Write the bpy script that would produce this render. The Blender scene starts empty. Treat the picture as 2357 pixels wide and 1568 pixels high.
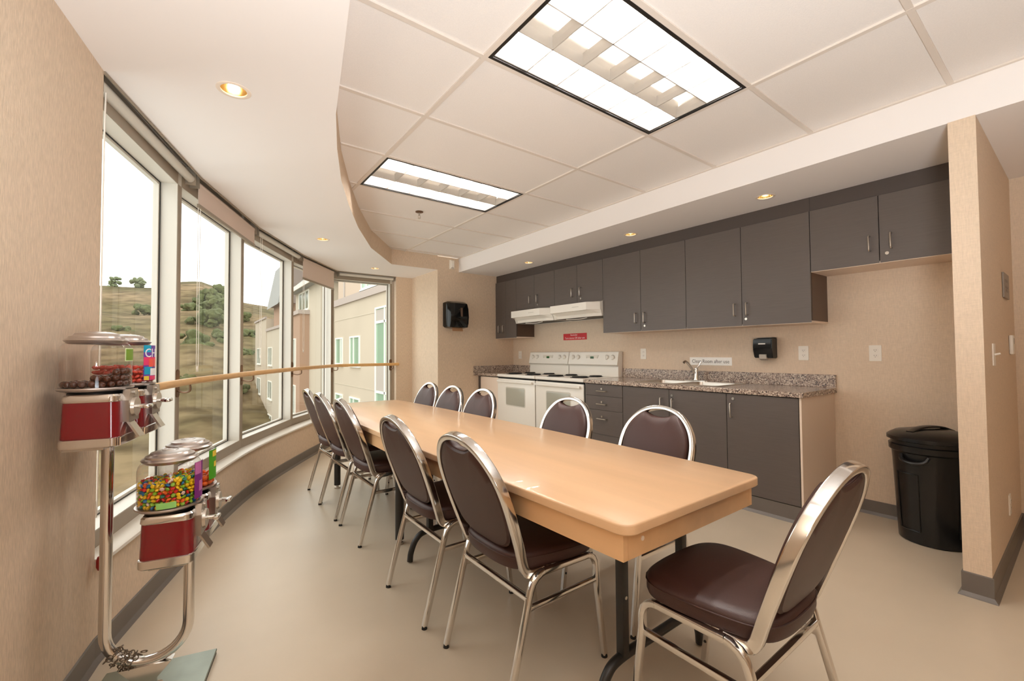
import bpy, bmesh, math, random
from mathutils import Vector, Matrix
from math import sin, cos, pi, radians
rnd = random.Random(7)
SC = bpy.context.scene
COL = SC.collection

# ------------------------------------------------------------------ materials
def lin(c):
    c = c / 255.0
    return c / 12.92 if c <= 0.04045 else ((c + 0.055) / 1.055) ** 2.4
def rgb(r, g, b): return (lin(r), lin(g), lin(b), 1.0)
MATS = {}
def mat(name, col, rough=0.5, metal=0.0, spec=0.5, noise=None, bump=None, emit=None, coat=0.0):
    """noise = (scale xyz, amount, detail); bump = (scale xyz, strength)"""
    m = bpy.data.materials.new(name); m.use_nodes = True
    nt = m.node_tree; n = nt.nodes; l = nt.links
    b = n['Principled BSDF']
    c = rgb(*col)
    b.inputs['Base Color'].default_value = c
    b.inputs['Roughness'].default_value = rough
    b.inputs['Metallic'].default_value = metal
    b.inputs['Specular IOR Level'].default_value = spec
    b.inputs['Coat Weight'].default_value = coat
    if noise or bump: tc = n.new('ShaderNodeTexCoord')
    def tex(scale, detail=3.0):
        mp = n.new('ShaderNodeMapping'); l.new(tc.outputs['Object'], mp.inputs['Vector'])
        mp.inputs['Scale'].default_value = scale
        t = n.new('ShaderNodeTexNoise'); l.new(mp.outputs['Vector'], t.inputs['Vector'])
        t.inputs['Scale'].default_value = 1.0; t.inputs['Detail'].default_value = detail
        return t
    if noise:
        t = tex(noise[0], noise[2] if len(noise) > 2 else 3.0)
        r = n.new('ShaderNodeValToRGB'); fac = t.outputs['Fac']
        if len(noise) > 3:                       # a second thread direction, averaged in
            t2 = tex(noise[3], noise[2]); av = n.new('ShaderNodeMix'); av.inputs['Factor'].default_value = 0.45
            l.new(t.outputs['Fac'], av.inputs['A']); l.new(t2.outputs['Fac'], av.inputs['B']); fac = av.outputs['Result']
        l.new(fac, r.inputs['Fac'])
        a = noise[1]
        r.color_ramp.elements[0].position = 0.3; r.color_ramp.elements[1].position = 0.7
        r.color_ramp.elements[0].color = (c[0]*(1-a), c[1]*(1-a), c[2]*(1-a*1.1), 1)
        r.color_ramp.elements[1].color = (min(1, c[0]*(1+a)), min(1, c[1]*(1+a)), min(1, c[2]*(1+a)), 1)
        l.new(r.outputs['Color'], b.inputs['Base Color'])
    if bump:
        t = tex(bump[0])
        bp = n.new('ShaderNodeBump'); bp.inputs['Strength'].default_value = bump[1]; bp.inputs['Distance'].default_value = 0.004
        l.new(t.outputs['Fac'], bp.inputs['Height']); l.new(bp.outputs['Normal'], b.inputs['Normal'])
    if emit:
        b.inputs['Emission Color'].default_value = rgb(*emit[0]); b.inputs['Emission Strength'].default_value = emit[1]
    MATS[name] = m
    return m
def thin_glass(name, tint=(1, 1, 1), rough=0.0, ior=1.45, dirt=0.0):
    m = bpy.data.materials.new(name); m.use_nodes = True
    nt = m.node_tree; n = nt.nodes; l = nt.links
    n.remove(n['Principled BSDF'])
    out = n['Material Output']
    tr = n.new('ShaderNodeBsdfTransparent'); tr.inputs['Color'].default_value = (*tint, 1)
    gl = n.new('ShaderNodeBsdfGlossy'); gl.inputs['Roughness'].default_value = rough
    fr = n.new('ShaderNodeFresnel'); ge = n.new('ShaderNodeNewGeometry')      # same index from either side of the thin sheet
    mr = n.new('ShaderNodeMapRange'); mr.inputs['To Min'].default_value = ior; mr.inputs['To Max'].default_value = 1/ior
    l.new(ge.outputs['Backfacing'], mr.inputs['Value']); l.new(mr.outputs['Result'], fr.inputs['IOR'])
    mx = n.new('ShaderNodeMixShader')
    l.new(fr.outputs['Fac'], mx.inputs['Fac']); l.new(tr.outputs['BSDF'], mx.inputs[1]); l.new(gl.outputs['BSDF'], mx.inputs[2])
    l.new(mx.outputs['Shader'], out.inputs['Surface'])
    MATS[name] = m
    return m
def speckle(name):
    m = bpy.data.materials.new(name); m.use_nodes = True
    nt = m.node_tree; n = nt.nodes; l = nt.links
    b = n['Principled BSDF']; b.inputs['Roughness'].default_value = 0.18
    tc = n.new('ShaderNodeTexCoord')
    v = n.new('ShaderNodeTexVoronoi'); v.inputs['Scale'].default_value = 120; l.new(tc.outputs['Object'], v.inputs['Vector'])
    sp = n.new('ShaderNodeSeparateColor'); l.new(v.outputs['Color'], sp.inputs['Color'])
    ns = n.new('ShaderNodeTexNoise'); ns.inputs['Scale'].default_value = 22; ns.inputs['Detail'].default_value = 4
    l.new(tc.outputs['Object'], ns.inputs['Vector'])
    ad = n.new('ShaderNodeMath'); ad.operation = 'MULTIPLY_ADD'; ad.inputs[1].default_value = 0.72
    l.new(sp.outputs['Red'], ad.inputs[0])
    m2 = n.new('ShaderNodeMath'); m2.operation = 'MULTIPLY'; m2.inputs[1].default_value = 0.30; l.new(ns.outputs['Fac'], m2.inputs[0])
    l.new(m2.outputs[0], ad.inputs[2])
    r = n.new('ShaderNodeValToRGB'); r.color_ramp.interpolation = 'CONSTANT'
    e = r.color_ramp.elements
    e[0].position = 0; e[0].color = rgb(78, 66, 62)
    e[1].position = 0.22; e[1].color = rgb(122, 102, 92)
    for p, c in ((0.36, (158, 138, 124)), (0.52, (196, 178, 160)), (0.70, (168, 146, 132)), (0.8, (214, 198, 180))):
        x = e.new(p); x.color = rgb(*c)
    l.new(ad.outputs[0], r.inputs['Fac']); l.new(r.outputs['Color'], b.inputs['Base Color'])
    MATS[name] = m
    return m
def hill_material():
    m = bpy.data.materials.new('hill_grass'); m.use_nodes = True
    nt = m.node_tree; n = nt.nodes; l = nt.links
    b = n['Principled BSDF']; b.inputs['Roughness'].default_value = 0.95; b.inputs['Specular IOR Level'].default_value = 0.1
    tc = n.new('ShaderNodeTexCoord')
    def noise(s, d, sc=(1, 1, 1)):
        mp = n.new('ShaderNodeMapping'); mp.inputs['Scale'].default_value = sc; l.new(tc.outputs['Object'], mp.inputs['Vector'])
        t = n.new('ShaderNodeTexNoise'); t.inputs['Scale'].default_value = s; t.inputs['Detail'].default_value = d
        l.new(mp.outputs['Vector'], t.inputs['Vector']); return t
    a = noise(0.06, 5); c = noise(0.45, 8, (1, 1, 3.5)); 
    r1 = n.new('ShaderNodeValToRGB'); e = r1.color_ramp.elements
    e[0].position = 0.36; e[0].color = rgb(92, 86, 58); e[1].position = 0.62; e[1].color = rgb(132, 114, 88)
    l.new(a.outputs['Fac'], r1.inputs['Fac'])
    r2 = n.new('ShaderNodeValToRGB'); e = r2.color_ramp.elements
    e[0].position = 0.33; e[0].color = (0.38, 0.34, 0.28, 1); e[1].position = 0.62; e[1].color = (1.1, 1.08, 1.02, 1)
    l.new(c.outputs['Fac'], r2.inputs['Fac'])
    mx = n.new('ShaderNodeMix'); mx.data_type = 'RGBA'; mx.blend_type = 'MULTIPLY'; mx.inputs['Factor'].default_value = 0.85
    l.new(r1.outputs['Color'], mx.inputs[6]); l.new(r2.outputs['Color'], mx.inputs[7])
    l.new(mx.outputs[2], b.inputs['Base Color'])
    MATS['hill_grass'] = m

mat('wall_vinyl', (218, 196, 172), 0.62, noise=((300, 300, 34), 0.13, 2), bump=((420, 420, 60), 0.25))
mat('wall_linen', (218, 196, 172), 0.62, noise=((260, 260, 30), 0.10, 2, (36, 36, 300)), bump=((400, 400, 200), 0.2))
mat('white_paint', (238, 232, 228), 0.7)
mat('ceiling_tile', (236, 230, 225), 0.85, noise=((160, 160, 160), 0.02, 3), bump=((220, 220, 220), 0.12))
mat('ceiling_bar', (222, 211, 200), 0.5)
mat('floor_vinyl', (204, 188, 165), 0.34, noise=((2.5, 2.5, 2.5), 0.035, 6), spec=0.45)
mat('baseboard_vinyl', (108, 100, 93), 0.42)
mat('sill_paint', (218, 210, 196), 0.35)
mat('alu_frame', (206, 200, 188), 0.38)
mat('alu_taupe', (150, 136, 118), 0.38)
mat('dark_gasket', (50, 48, 44), 0.6)
mat('laminate', (92, 83, 78), 0.42, noise=((6, 6, 90), 0.05, 3))
mat('laminate_side', (88, 66, 52), 0.45)
mat('laminate_dark', (74, 64, 59), 0.45)
mat('gap_black', (18, 15, 13), 0.8)  # black fill standing in for the shade inside narrow gaps
mat('beige_panel', (230, 210, 192), 0.5)
mat('maple', (218, 178, 138), 0.3, noise=((16, 1.1, 16), 0.045, 5), coat=0.15)
mat('maple_apron', (222, 178, 132), 0.38, noise=((16, 1.1, 16), 0.05, 5))
mat('rail_wood', (220, 172, 112), 0.36, noise=((30, 4, 30), 0.06, 3))
mat('chrome', (226, 223, 219), 0.13, metal=1.0)
mat('brushed_steel', (200, 192, 182), 0.28, metal=1.0)
mat('cast_steel', (172, 164, 156), 0.3, metal=0.95)
mat('chain_steel', (126, 112, 98), 0.35, metal=0.9)
mat('lid_silver', (196, 186, 180), 0.3, metal=0.9)
mat('brown_vinyl', (60, 33, 27), 0.46, bump=((300, 300, 300), 0.12))
mat('black_metal', (34, 31, 28), 0.42)
mat('black_plastic', (14, 13, 13), 0.28)
mat('black_gloss', (4, 4, 4), 0.1, spec=0.35)
mat('black_rubber', (22, 20, 20), 0.6)
mat('appliance_white', (238, 232, 222), 0.25)
mat('appliance_shade', (206, 200, 188), 0.35)
mat('oven_glass', (172, 170, 156), 0.2)
mat('printed_grey', (188, 180, 168), 0.5)
mat('display_green', (26, 74, 34), 0.25)
mat('white_plastic', (236, 228, 216), 0.35)
mat('socket_dark', (120, 110, 100), 0.5)
mat('bronze', (112, 84, 62), 0.35, metal=0.6)
mat('red_paint', (124, 3, 18), 0.16, coat=0.5)
mat('red_plastic', (150, 30, 24), 0.3)
mat('sign_red', (196, 14, 24), 0.45)
mat('sign_white', (252, 247, 240), 0.5)
mat('ink_dark', (92, 84, 78), 0.6)
mat('ink_white', (246, 220, 216), 0.6)
mat('towel_brown', (176, 132, 96), 0.9)
mat('fabric_shade', (222, 204, 192), 0.8)
mat('granite_dummy', (150, 130, 118), 0.2)
speckle('granite')
mat('gold_reflector', (224, 198, 146), 0.2, metal=0.9)
mat('trim_white', (238, 222, 206), 0.4)
mat('bulb_warm', (255, 240, 214), 0.4, emit=((255, 232, 190), 8.0))
mat('tube_light', (255, 250, 240), 0.4, emit=((248, 247, 246), 98.0))
mat('louver', (204, 196, 186), 0.35, metal=0.3)
mat('reflector_white', (240, 234, 224), 0.5)
mat('fixture_black', (26, 22, 20), 0.5)
mat('choc', (78, 36, 20), 0.16, coat=0.4)
mat('candy_red', (222, 34, 34), 0.3); mat('candy_yellow', (255, 212, 30), 0.3); mat('candy_green', (140, 190, 40), 0.3)
mat('candy_blue', (16, 110, 170), 0.3); mat('candy_orange', (246, 110, 36), 0.3); mat('candy_white', (244, 220, 214), 0.3)
mat('candy_coral', (238, 92, 74), 0.35); mat('candy_teal', (20, 120, 100), 0.3)
mat('label_green', (116, 150, 50), 0.5); mat('label_pale', (214, 226, 180), 0.5); mat('label_mint', (150, 214, 120), 0.5)
mat('label_purple', (122, 36, 122), 0.5); mat('label_lilac', (196, 110, 170), 0.5); mat('label_cyan', (24, 160, 196), 0.5)
mat('label_pink', (232, 60, 110), 0.5); mat('label_lime', (74, 158, 30), 0.5); mat('label_yellow', (238, 204, 70), 0.5); mat('label_white', (244, 240, 240), 0.5)
mat('label_violet', (110, 70, 160), 0.5); mat('pink_card', (214, 150, 150), 0.7)
mat('plate_green', (140, 146, 134), 0.3, metal=0.5, noise=((9, 9, 9), 0.12, 4))
mat('plaque_grey', (136, 122, 108), 0.4, metal=0.3)
thin_glass('window_glass', (0.97, 0.985, 0.97), 0.0, 1.22)
thin_glass('globe_plastic', (0.94, 0.93, 0.92), 0.04, 1.5)
# outdoors
mat('stucco_cream', (186, 172, 152), 0.9, noise=((0.6, 0.6, 0.6), 0.03, 4)); mat('stucco_peach', (188, 168, 148), 0.9); mat('stucco_tan', (164, 132, 108), 0.9)
mat('stucco_pale', (188, 176, 156), 0.9); mat('band_grey', (170, 156, 146), 0.8); mat('roof_grey', (150, 150, 146), 0.8); mat('fascia', (214, 204, 192), 0.7)
mat('gable_grey', (136, 122, 112), 0.8)
mat('out_glass_green', (138, 164, 140), 0.15); mat('out_glass_dark', (96, 104, 88), 0.15); mat('out_frame', (232, 230, 218), 0.5); mat('spandrel', (172, 162, 152), 0.6)
mat('shrub_green', (84, 90, 54), 0.95, noise=((1.5, 1.5, 1.5), 0.35, 6)); mat('bark', (96, 82, 66), 0.9)
mat('tree_green', (108, 116, 84), 0.95, noise=((2, 2, 2), 0.3, 4))
hill_material()

# ------------------------------------------------------------------ mesh builder
class B:
    def __init__(s): s.bm = bmesh.new()
    def _faces(s, vs, fs, mi=0):
        V = [s.bm.verts.new(v) for v in vs]
        out = []
        for f in fs:
            try:
                F = s.bm.faces.new([V[i] for i in f]); F.material_index = mi; out.append(F)
            except ValueError: pass
        return V, out
    def box(s, x0, x1, y0, y1, z0, z1, bev=0.0, mi=0, seg=2):
        x0, x1 = min(x0, x1), max(x0, x1); y0, y1 = min(y0, y1), max(y0, y1); z0, z1 = min(z0, z1), max(z0, z1)
        vs = [(x0,y0,z0),(x1,y0,z0),(x1,y1,z0),(x0,y1,z0),(x0,y0,z1),(x1,y0,z1),(x1,y1,z1),(x0,y1,z1)]
        V, F = s._faces(vs, [(3,2,1,0),(4,5,6,7),(0,1,5,4),(1,2,6,5),(2,3,7,6),(3,0,4,7)], mi)
        if bev > 0:
            ed = list({e for f in F for e in f.edges})
            r = bmesh.ops.bevel(s.bm, geom=ed, offset=bev, segments=seg, profile=0.5, affect='EDGES')
            for f in r['faces']: f.material_index = mi
        return s
    def loft(s, rings, cap0=True, cap1=True, mi=0, closed=True):
        R = [[s.bm.verts.new(p) for p in r] for r in rings]
        n = len(rings[0])
        for a, b in zip(R[:-1], R[1:]):
            for i in range(n if closed else n - 1):
                j = (i + 1) % n
                try: s.bm.faces.new((a[i], a[j], b[j], b[i])).material_index = mi
                except ValueError: pass
        if cap0: s.bm.faces.new(list(reversed(R[0]))).material_index = mi
        if cap1: s.bm.faces.new(R[-1]).material_index = mi
        return s
    def cyl(s, p0, p1, r0, r1=None, n=16, mi=0, cap=True):
        p0, p1 = Vector(p0), Vector(p1); r1 = r0 if r1 is None else r1
        t = (p1 - p0).normalized()
        a = t.orthogonal().normalized(); b = t.cross(a)
        rg = lambda p, r: [p + a * (r * cos(2*pi*i/n)) + b * (r * sin(2*pi*i/n)) for i in range(n)]
        return s.loft([rg(p0, r0), rg(p1, r1)], cap, cap, mi)
    def sweep(s, pts, sec, refs=None, closed=False, mi=0, cap=True):
        """sec: list of (u,v); refs: vector or list giving the v axis"""
        P = [Vector(p) for p in pts]; n = len(P); rings = []
        prev = None
        for i in range(n):
            if closed: t = (P[(i+1) % n] - P[i-1]).normalized()
            else: t = (P[min(i+1, n-1)] - P[max(i-1, 0)]).normalized()
            if refs is not None:
                r = Vector(refs[i]) if isinstance(refs, list) else Vector(refs)
            else:
                r = prev if prev is not None else t.orthogonal()
            v = (r - t * r.dot(t))
            if v.length < 1e-6: v = t.orthogonal()
            v.normalize(); u = v.cross(t); prev = v
            rings.append([P[i] + u * a + v * b for a, b in sec])
        if closed: rings.append(rings[0]); 
        if closed:
            R = [[s.bm.verts.new(p) for p in r] for r in rings[:-1]]; m = len(sec)
            for i in range(len(R)):
                a, b = R[i], R[(i+1) % len(R)]
                for k in range(m):
                    s.bm.faces.new((a[k], a[(k+1) % m], b[(k+1) % m], b[k])).material_index = mi
            return s
        return s.loft(rings, cap, cap, mi)
    def tube(s, pts, r, n=10, closed=False, mi=0, refs=None):
        return s.sweep(pts, [(r*cos(2*pi*i/n), r*sin(2*pi*i/n)) for i in range(n)], refs, closed, mi)
    def lathe(s, prof, c=(0, 0, 0), n=28, mi=0, cap0=False, cap1=False):
        rings = [[(c[0] + r*cos(2*pi*i/n), c[1] + r*sin(2*pi*i/n), c[2] + z) for i in range(n)] for r, z in prof]
        return s.loft(rings, cap0, cap1, mi)
    def prism(s, poly, z0, z1, mi=0):
        return s.loft([[(x, y, z0) for x, y in poly], [(x, y, z1) for x, y in poly]], True, True, mi)
    def prism_y(s, poly, y0, y1, mi=0):       # poly in (x, z)
        return s.loft([[(x, y0, z) for x, z in poly], [(x, y1, z) for x, z in poly]], True, True, mi)
    def ball(s, c, r, sc=(1, 1, 1), rot=None, sub=1, mi=0):
        M = Matrix.Translation(c) @ (rot.to_matrix().to_4x4() if rot else Matrix()) @ Matrix.Diagonal((*sc, 1))
        q = bmesh.ops.create_icosphere(s.bm, subdivisions=sub, radius=r, matrix=M)
        for f in {f for v in q['verts'] for f in v.link_faces}: f.material_index = mi
        return s
    def torus(s, c, R, r, ax=(0, 0, 1), n=24, m=8, mi=0, sx=1.0):
        ax = Vector(ax).normalized(); a = ax.orthogonal().normalized(); b = ax.cross(a)
        pts = [Vector(c) + a*(R*sx*cos(2*pi*i/n)) + b*(R*sin(2*pi*i/n)) for i in range(n)]
        return s.sweep(pts, [(r*cos(2*pi*i/m), r*sin(2*pi*i/m)) for i in range(m)], ax, True, mi)
    def face(s, pts, mi=0):
        s.bm.faces.new([s.bm.verts.new(p) for p in pts]).material_index = mi
        return s
    def xf(s, M): bmesh.ops.transform(s.bm, matrix=M, verts=s.bm.verts); return s

def mesh_from(b, name, mats, smooth=True, normals=True):
    bm = b.bm
    if normals: bmesh.ops.recalc_face_normals(bm, faces=bm.faces)
    me = bpy.data.meshes.new(name); bm.to_mesh(me); bm.free()
    for m in (mats if isinstance(mats, (list, tuple)) else [mats]): me.materials.append(MATS[m])
    if smooth and len(me.polygons):
        me.polygons.foreach_set('use_smooth', [True] * len(me.polygons))
        me.set_sharp_from_angle(angle=radians(38))
    return me
def obj(name, b, mats, parent=None, smooth=True, world=True, normals=True):
    """one mesh object; for a child, world=True means its mesh was built in world coordinates"""
    me = mesh_from(b, name, mats, smooth, normals)
    o = bpy.data.objects.new(name, me); COL.objects.link(o)
    if parent is not None:
        if world:
            p = parent; off = Vector()
            while p is not None: off += Vector(p.location); p = p.parent
            me.transform(Matrix.Translation(-off))
        o.parent = parent
    return o
def thing(name, label, cat, loc=(0, 0, 0), rz=0.0, group=None):
    o = bpy.data.objects.new(name, None); COL.objects.link(o)
    o.empty_display_size = 0.1
    o.location = loc; o.rotation_euler = (0, 0, rz)
    o['label'] = label; o['category'] = cat
    if group: o['group'] = group
    return o
def tag(o, label, cat, group=None, kind=None):
    o['label'] = label; o['category'] = cat
    if group: o['group'] = group
    if kind: o['kind'] = kind
    return o
def struct(name, b, mats, parent=None, smooth=False, normals=True):
    o = obj(name, b, mats, parent, smooth, normals=normals)
    if parent is None: o['kind'] = 'structure'
    return o
def dup(root, loc, rz, label, group=None):
    r = root.copy(); COL.objects.link(r); r.location = loc; r.rotation_euler = (0, 0, rz); r['label'] = label
    if group: r['group'] = group
    for ch in list(root.children):
        c = ch.copy(); COL.objects.link(c); c.parent = r
        for g in ch.children:
            d = g.copy(); COL.objects.link(d); d.parent = c
    return r
def text_b(body, size, fn, ext=0.0006, align='CENTER', shear=0.0, width=None):
    cu = bpy.data.curves.new('txt', 'FONT'); cu.body = body; cu.size = size; cu.align_x = align; cu.align_y = 'CENTER'
    cu.shear = shear; cu.extrude = 0.0; cu.resolution_u = 3
    o = bpy.data.objects.new('txt', cu); COL.objects.link(o)
    bpy.context.view_layer.update()
    me = bpy.data.meshes.new_from_object(o.evaluated_get(bpy.context.evaluated_depsgraph_get()))
    bpy.data.objects.remove(o); bpy.data.curves.remove(cu)
    b = B(); b.bm.from_mesh(me); bpy.data.meshes.remove(me)
    if width:
        xs = [v.co.x for v in b.bm.verts]; k = width / (max(xs) - min(xs)); 
        for v in b.bm.verts: v.co.x *= k
    r = bmesh.ops.extrude_face_region(b.bm, geom=list(b.bm.faces))
    for g in r['geom']:
        if isinstance(g, bmesh.types.BMVert): g.co.z += ext
    for v in b.bm.verts: v.co = fn(v.co)
    return b
def catmull(P, k=6, closed=False):
    P = [Vector(p) for p in P]; n = len(P); out = []
    rng = range(n if closed else n - 1)
    for i in rng:
        p1, p2 = P[i], P[(i+1) % n]
        p0 = P[i-1] if (closed or i > 0) else p1*2 - p2
        p3 = P[(i+2) % n] if (closed or i+2 < n) else p2*2 - p1
        for j in range(k):
            t = j / k
            out.append(0.5*((2*p1) + (p2-p0)*t + (2*p0-5*p1+4*p2-p3)*t*t + (3*p1-p0-3*p2+p3)*t**3))
    if not closed: out.append(P[-1])
    return out
def offset_line(P, d):
    """offset an open 2D polyline to its left (outwards here)"""
    P = [Vector(p) for p in P]; out = []
    for i, p in enumerate(P):
        ns = []
        for a, b in ((i-1, i), (i, i+1)):
            if 0 <= a and b < len(P):
                t = (P[b]-P[a]).normalized(); ns.append(Vector((-t.y, t.x)))
        nn = sum(ns, Vector((0, 0))).normalized(); nn = nn / max(0.3, nn.dot(ns[0]))
        out.append(p + nn*d)
    return out
def rrect(w, d, r, k=5, cx=0, cy=0):
    """rounded rectangle centred at cx,cy with half sizes w,d"""
    out = []
    for sx, sy, a0 in ((1, 1, 0), (-1, 1, 90), (-1, -1, 180), (1, -1, 270)):
        for i in range(k + 1):
            a = radians(a0 + 90*i/k); out.append((cx + sx*(w-r) + r*cos(a), cy + sy*(d-r) + r*sin(a)))
    return out

# ------------------------------------------------------------------ camera (fitted to the ceiling grid and wall edges)
H = 1.205
yaw, pitch, roll = 0.6407, 0.0273, -0.0072
fw = Vector((sin(yaw)*cos(pitch), cos(yaw)*cos(pitch), sin(pitch)))
rt = Vector((cos(yaw), -sin(yaw), 0)); up = rt.cross(fw)
r2 = rt*cos(roll) + up*sin(roll); u2 = -rt*sin(roll) + up*cos(roll)
cam = bpy.data.cameras.new('camera'); cam.sensor_width = 36; cam.lens = 999.71*36/2357; cam.clip_start = 0.05; cam.clip_end = 1000
co = bpy.data.objects.new('camera', cam); COL.objects.link(co)
co.matrix_world = Matrix(((r2.x, u2.x, -fw.x, 0), (r2.y, u2.y, -fw.y, 0), (r2.z, u2.z, -fw.z, H), (0, 0, 0, 1)))
SC.camera = co

# ------------------------------------------------------------------ room shell
CE, LOW = 2.541, 2.352           # main ceiling, lowered ceilings
XW, YF, YB, XE = 4.04, 5.386, -2.6, 4.45
XB = 3.08                        # face of the beam
K = [(-0.285, 2.36), (0.05, 3.42), (0.505, 4.495), (1.06, 5.455), (1.64, 6.24), (2.49, 6.24)]     # edge of lowered ceiling along the windows
M = [(-0.361, 2.30), (-0.055, 3.355), (0.364, 4.37), (0.934, 5.40), (1.593, 6.32), (2.455, 6.32)] # front of the mullions
WL = [(-1.22, YB), (-0.73, 0.0), (-0.36, 1.97), (-0.285, 2.36)]                                    # left wall
S = [(-0.40, YB), (0.13, 0.0), (0.41, 1.42), (0.555, 2.14), (0.655, 2.5), (0.80, 2.95), (0.985, 3.42), (1.235, 3.99), (1.58, 4.67), (2.09, YF)]
curve = [(p.x, p.y) for p in catmull([(-0.285, 2.36), (-0.055, 3.06), (0.205, 3.80), (0.52, 4.49), (1.05, 5.36), (1.64, 6.22)], 6)]
base_line = curve + [(2.49, 6.24)]

floor_poly = [(-1.4, YB-0.1), (XE+0.15, YB-0.1), (XE+0.15, 0.45), (XW+0.1, 0.45), (XW+0.1, YF+0.1), (2.9, YF+0.1), (2.9, 6.4)] + [(p.x, p.y) for p in reversed(offset_line(base_line, 0.12))] + [(-0.5, 2.3), (-0.9, 0)]
b = B(); b.prism(floor_poly, -0.05, 0.0); struct('floor', b, 'floor_vinyl')

# left wall and the low wall under the windows
b = B(); b.prism(WL + [(-0.52, 2.36), (-0.62, 1.97), (-0.98, 0), (-1.47, YB)], 0, CE); struct('wall_left', b, 'wall_vinyl')
o2 = offset_line(base_line, 0.24)
b = B(); b.prism(base_line + [(p.x, p.y) for p in reversed(o2)], 0, 0.385)
struct('wall_under_windows', b, 'wall_vinyl')
b = B()
sec = [(-0.028, 0.385), (-0.034, 0.392), (-0.030, 0.402), (-0.020, 0.406), (0.10, 0.406), (0.10, 0.385)]
lines = [offset_line(base_line, d) for d, z in sec]
b.loft([[(lines[k][i].x, lines[k][i].y, sec[k][1]) for k in range(len(sec))] for i in range(len(base_line))])
struct('trim_1', b, 'sill_paint', smooth=True)     # window ledge
# wall pieces round the far corner
b = B(); b.prism([(2.49, 6.24), (2.745, 6.24), (2.745, YF), (XW+0.1, YF), (XW+0.1, YF+0.15), (2.9, YF+0.15), (2.9, 6.42), (2.49, 6.42)], 0, CE); struct('wall_far', b, 'wall_vinyl')
b = B(); b.prism([(XW, 0.417), (XW+0.1, 0.417), (XW+0.1, YF), (XW, YF)], 0, CE); struct('wall_kitchen', b, 'wall_linen')
b = B(); b.prism([(3.075, 0.319), (XE, 0.319), (XE, 0.417), (3.075, 0.417)], 0, LOW); struct('wall_partition', b, 'wall_linen')
b = B(); b.prism([(XE, YB), (XE+0.1, YB), (XE+0.1, 0.5), (XE, 0.5)], 0, CE); struct('wall_hall', b, 'wall_linen')
b = B(); b.prism([(-1.4, YB-0.1), (XE+0.1, YB-0.1), (XE+0.1, YB), (-1.4, YB)], 0, CE); struct('wall_back', b, 'wall_linen')

def base_strip(name, line, h=0.1, t=0.006, flip=1):
    """coved vinyl baseboard on the room side of a line"""
    sec = [(0.0, h), (-t, h-0.004), (-t, 0.02), (-t-0.012, 0.004), (-t-0.014, 0.0), (0, 0)]
    L = [offset_line(line, d*flip) for d, z in sec]
    b = B(); b.loft([[(L[k][i].x, L[k][i].y, sec[k][1]) for k in range(len(sec))] for i in range(len(line))])
    return struct(name, b, 'baseboard_vinyl')
base_strip('baseboard_left', WL[:-1] + base_line)
base_strip('baseboard_far', [(2.49, 6.24), (2.745, 6.24), (2.745, YF), (3.40, YF)])
base_strip('baseboard_kitchen', [(XW, 1.23), (XW, 0.417), (3.30, 0.417)])
base_strip('baseboard_partition', [(3.30, 0.417), (3.075, 0.417), (3.075, 0.319), (XE, 0.319), (XE, YB)], h=0.115)

# ceilings
GX0, GX1 = 1.062, 2.270
GY = [1.619 + 0.6096*k for k in range(-7, 7)]
FIX = [(1.0094, 1.619), (2.838, 3.448)]           # rows that hold light fittings
zt = CE + 0.008
b = B()
b.face([(x, y, zt) for x, y in WL + K[1:3] + [(1.02, YF)]] + [(GX0, YF, zt), (GX0, YB, zt)])
ys = sorted([YB, YF] + [v for f in FIX for v in f])
for y0, y1 in zip(ys[:-1], ys[1:]):
    if not any(abs(y0-f[0]) < 1e-4 for f in FIX): b.face([(GX0, y0, zt), (GX1, y0, zt), (GX1, y1, zt), (GX0, y1, zt)])
b.face([(GX1, YB, zt), (XB, YB, zt), (XB, YF, zt), (GX1, YF, zt)])
ceil = struct('ceiling', b, 'ceiling_tile')
b = B()
def s_at(y):
    for (x0, y0), (x1, y1) in zip(S[:-1], S[1:]):
        if y0 <= y <= y1: return x0 + (x1-x0)*(y-y0)/(y1-y0)
    return S[-1][0]
w = 0.012
for y in GY:
    if YB < y < YF: b.box(s_at(y), XB, y-w, y+w, CE, zt)
def y_on_s(x):
    for (x0, y0), (x1, y1) in zip(S[:-1], S[1:]):
        if x0 <= x <= x1: return y0 + (y1-y0)*(x-x0)/(x1-x0)
b.box(GX0-w, GX0+w, YB, y_on_s(GX0), CE-0.0006, zt); b.box(GX1-w, GX1+w, YB, YF, CE-0.0006, zt)
b.box(XB-0.02, XB, YB, YF, CE-0.0003, zt)
obj('ceiling_bar', b, 'ceiling_bar', ceil, smooth=False)

LIGHTS_LEFT = [(0.147, 2.206), (1.07, 4.60), (2.01, 5.78)]
LIGHTS_BEAM = [(3.44, 1.44), (3.465, 2.69), (3.48, 4.30)]
def slab_with_holes(name, outer, holes, z, m):
    b = B(); ed = []
    def loop(pts):
        V = [b.bm.verts.new((x, y, z)) for x, y in pts]
        for i in range(len(V)): ed.append(b.bm.edges.new((V[i], V[(i+1) % len(V)])))
    loop(outer)
    for cx, cy in holes: loop([(cx + 0.052*cos(2*pi*i/24), cy + 0.052*sin(2*pi*i/24)) for i in range(24)])
    bmesh.ops.triangle_fill(b.bm, use_beauty=True, use_dissolve=False, edges=ed)
    return struct(name, b, m)
slab_with_holes('ceiling_soffit', WL + K[1:] + [(2.745, 6.24), (2.745, YF)] + list(reversed(S)), LIGHTS_LEFT, LOW, 'white_paint')
b = B(); b.loft([[(x, y, LOW) for x, y in S] + [(2.745, YF, LOW)], [(x, y, zt+0.01) for x, y in S] + [(2.745, YF, zt+0.01)]], False, False, closed=False)
struct('wall_soffit_edge', b, 'wall_vinyl')
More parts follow.
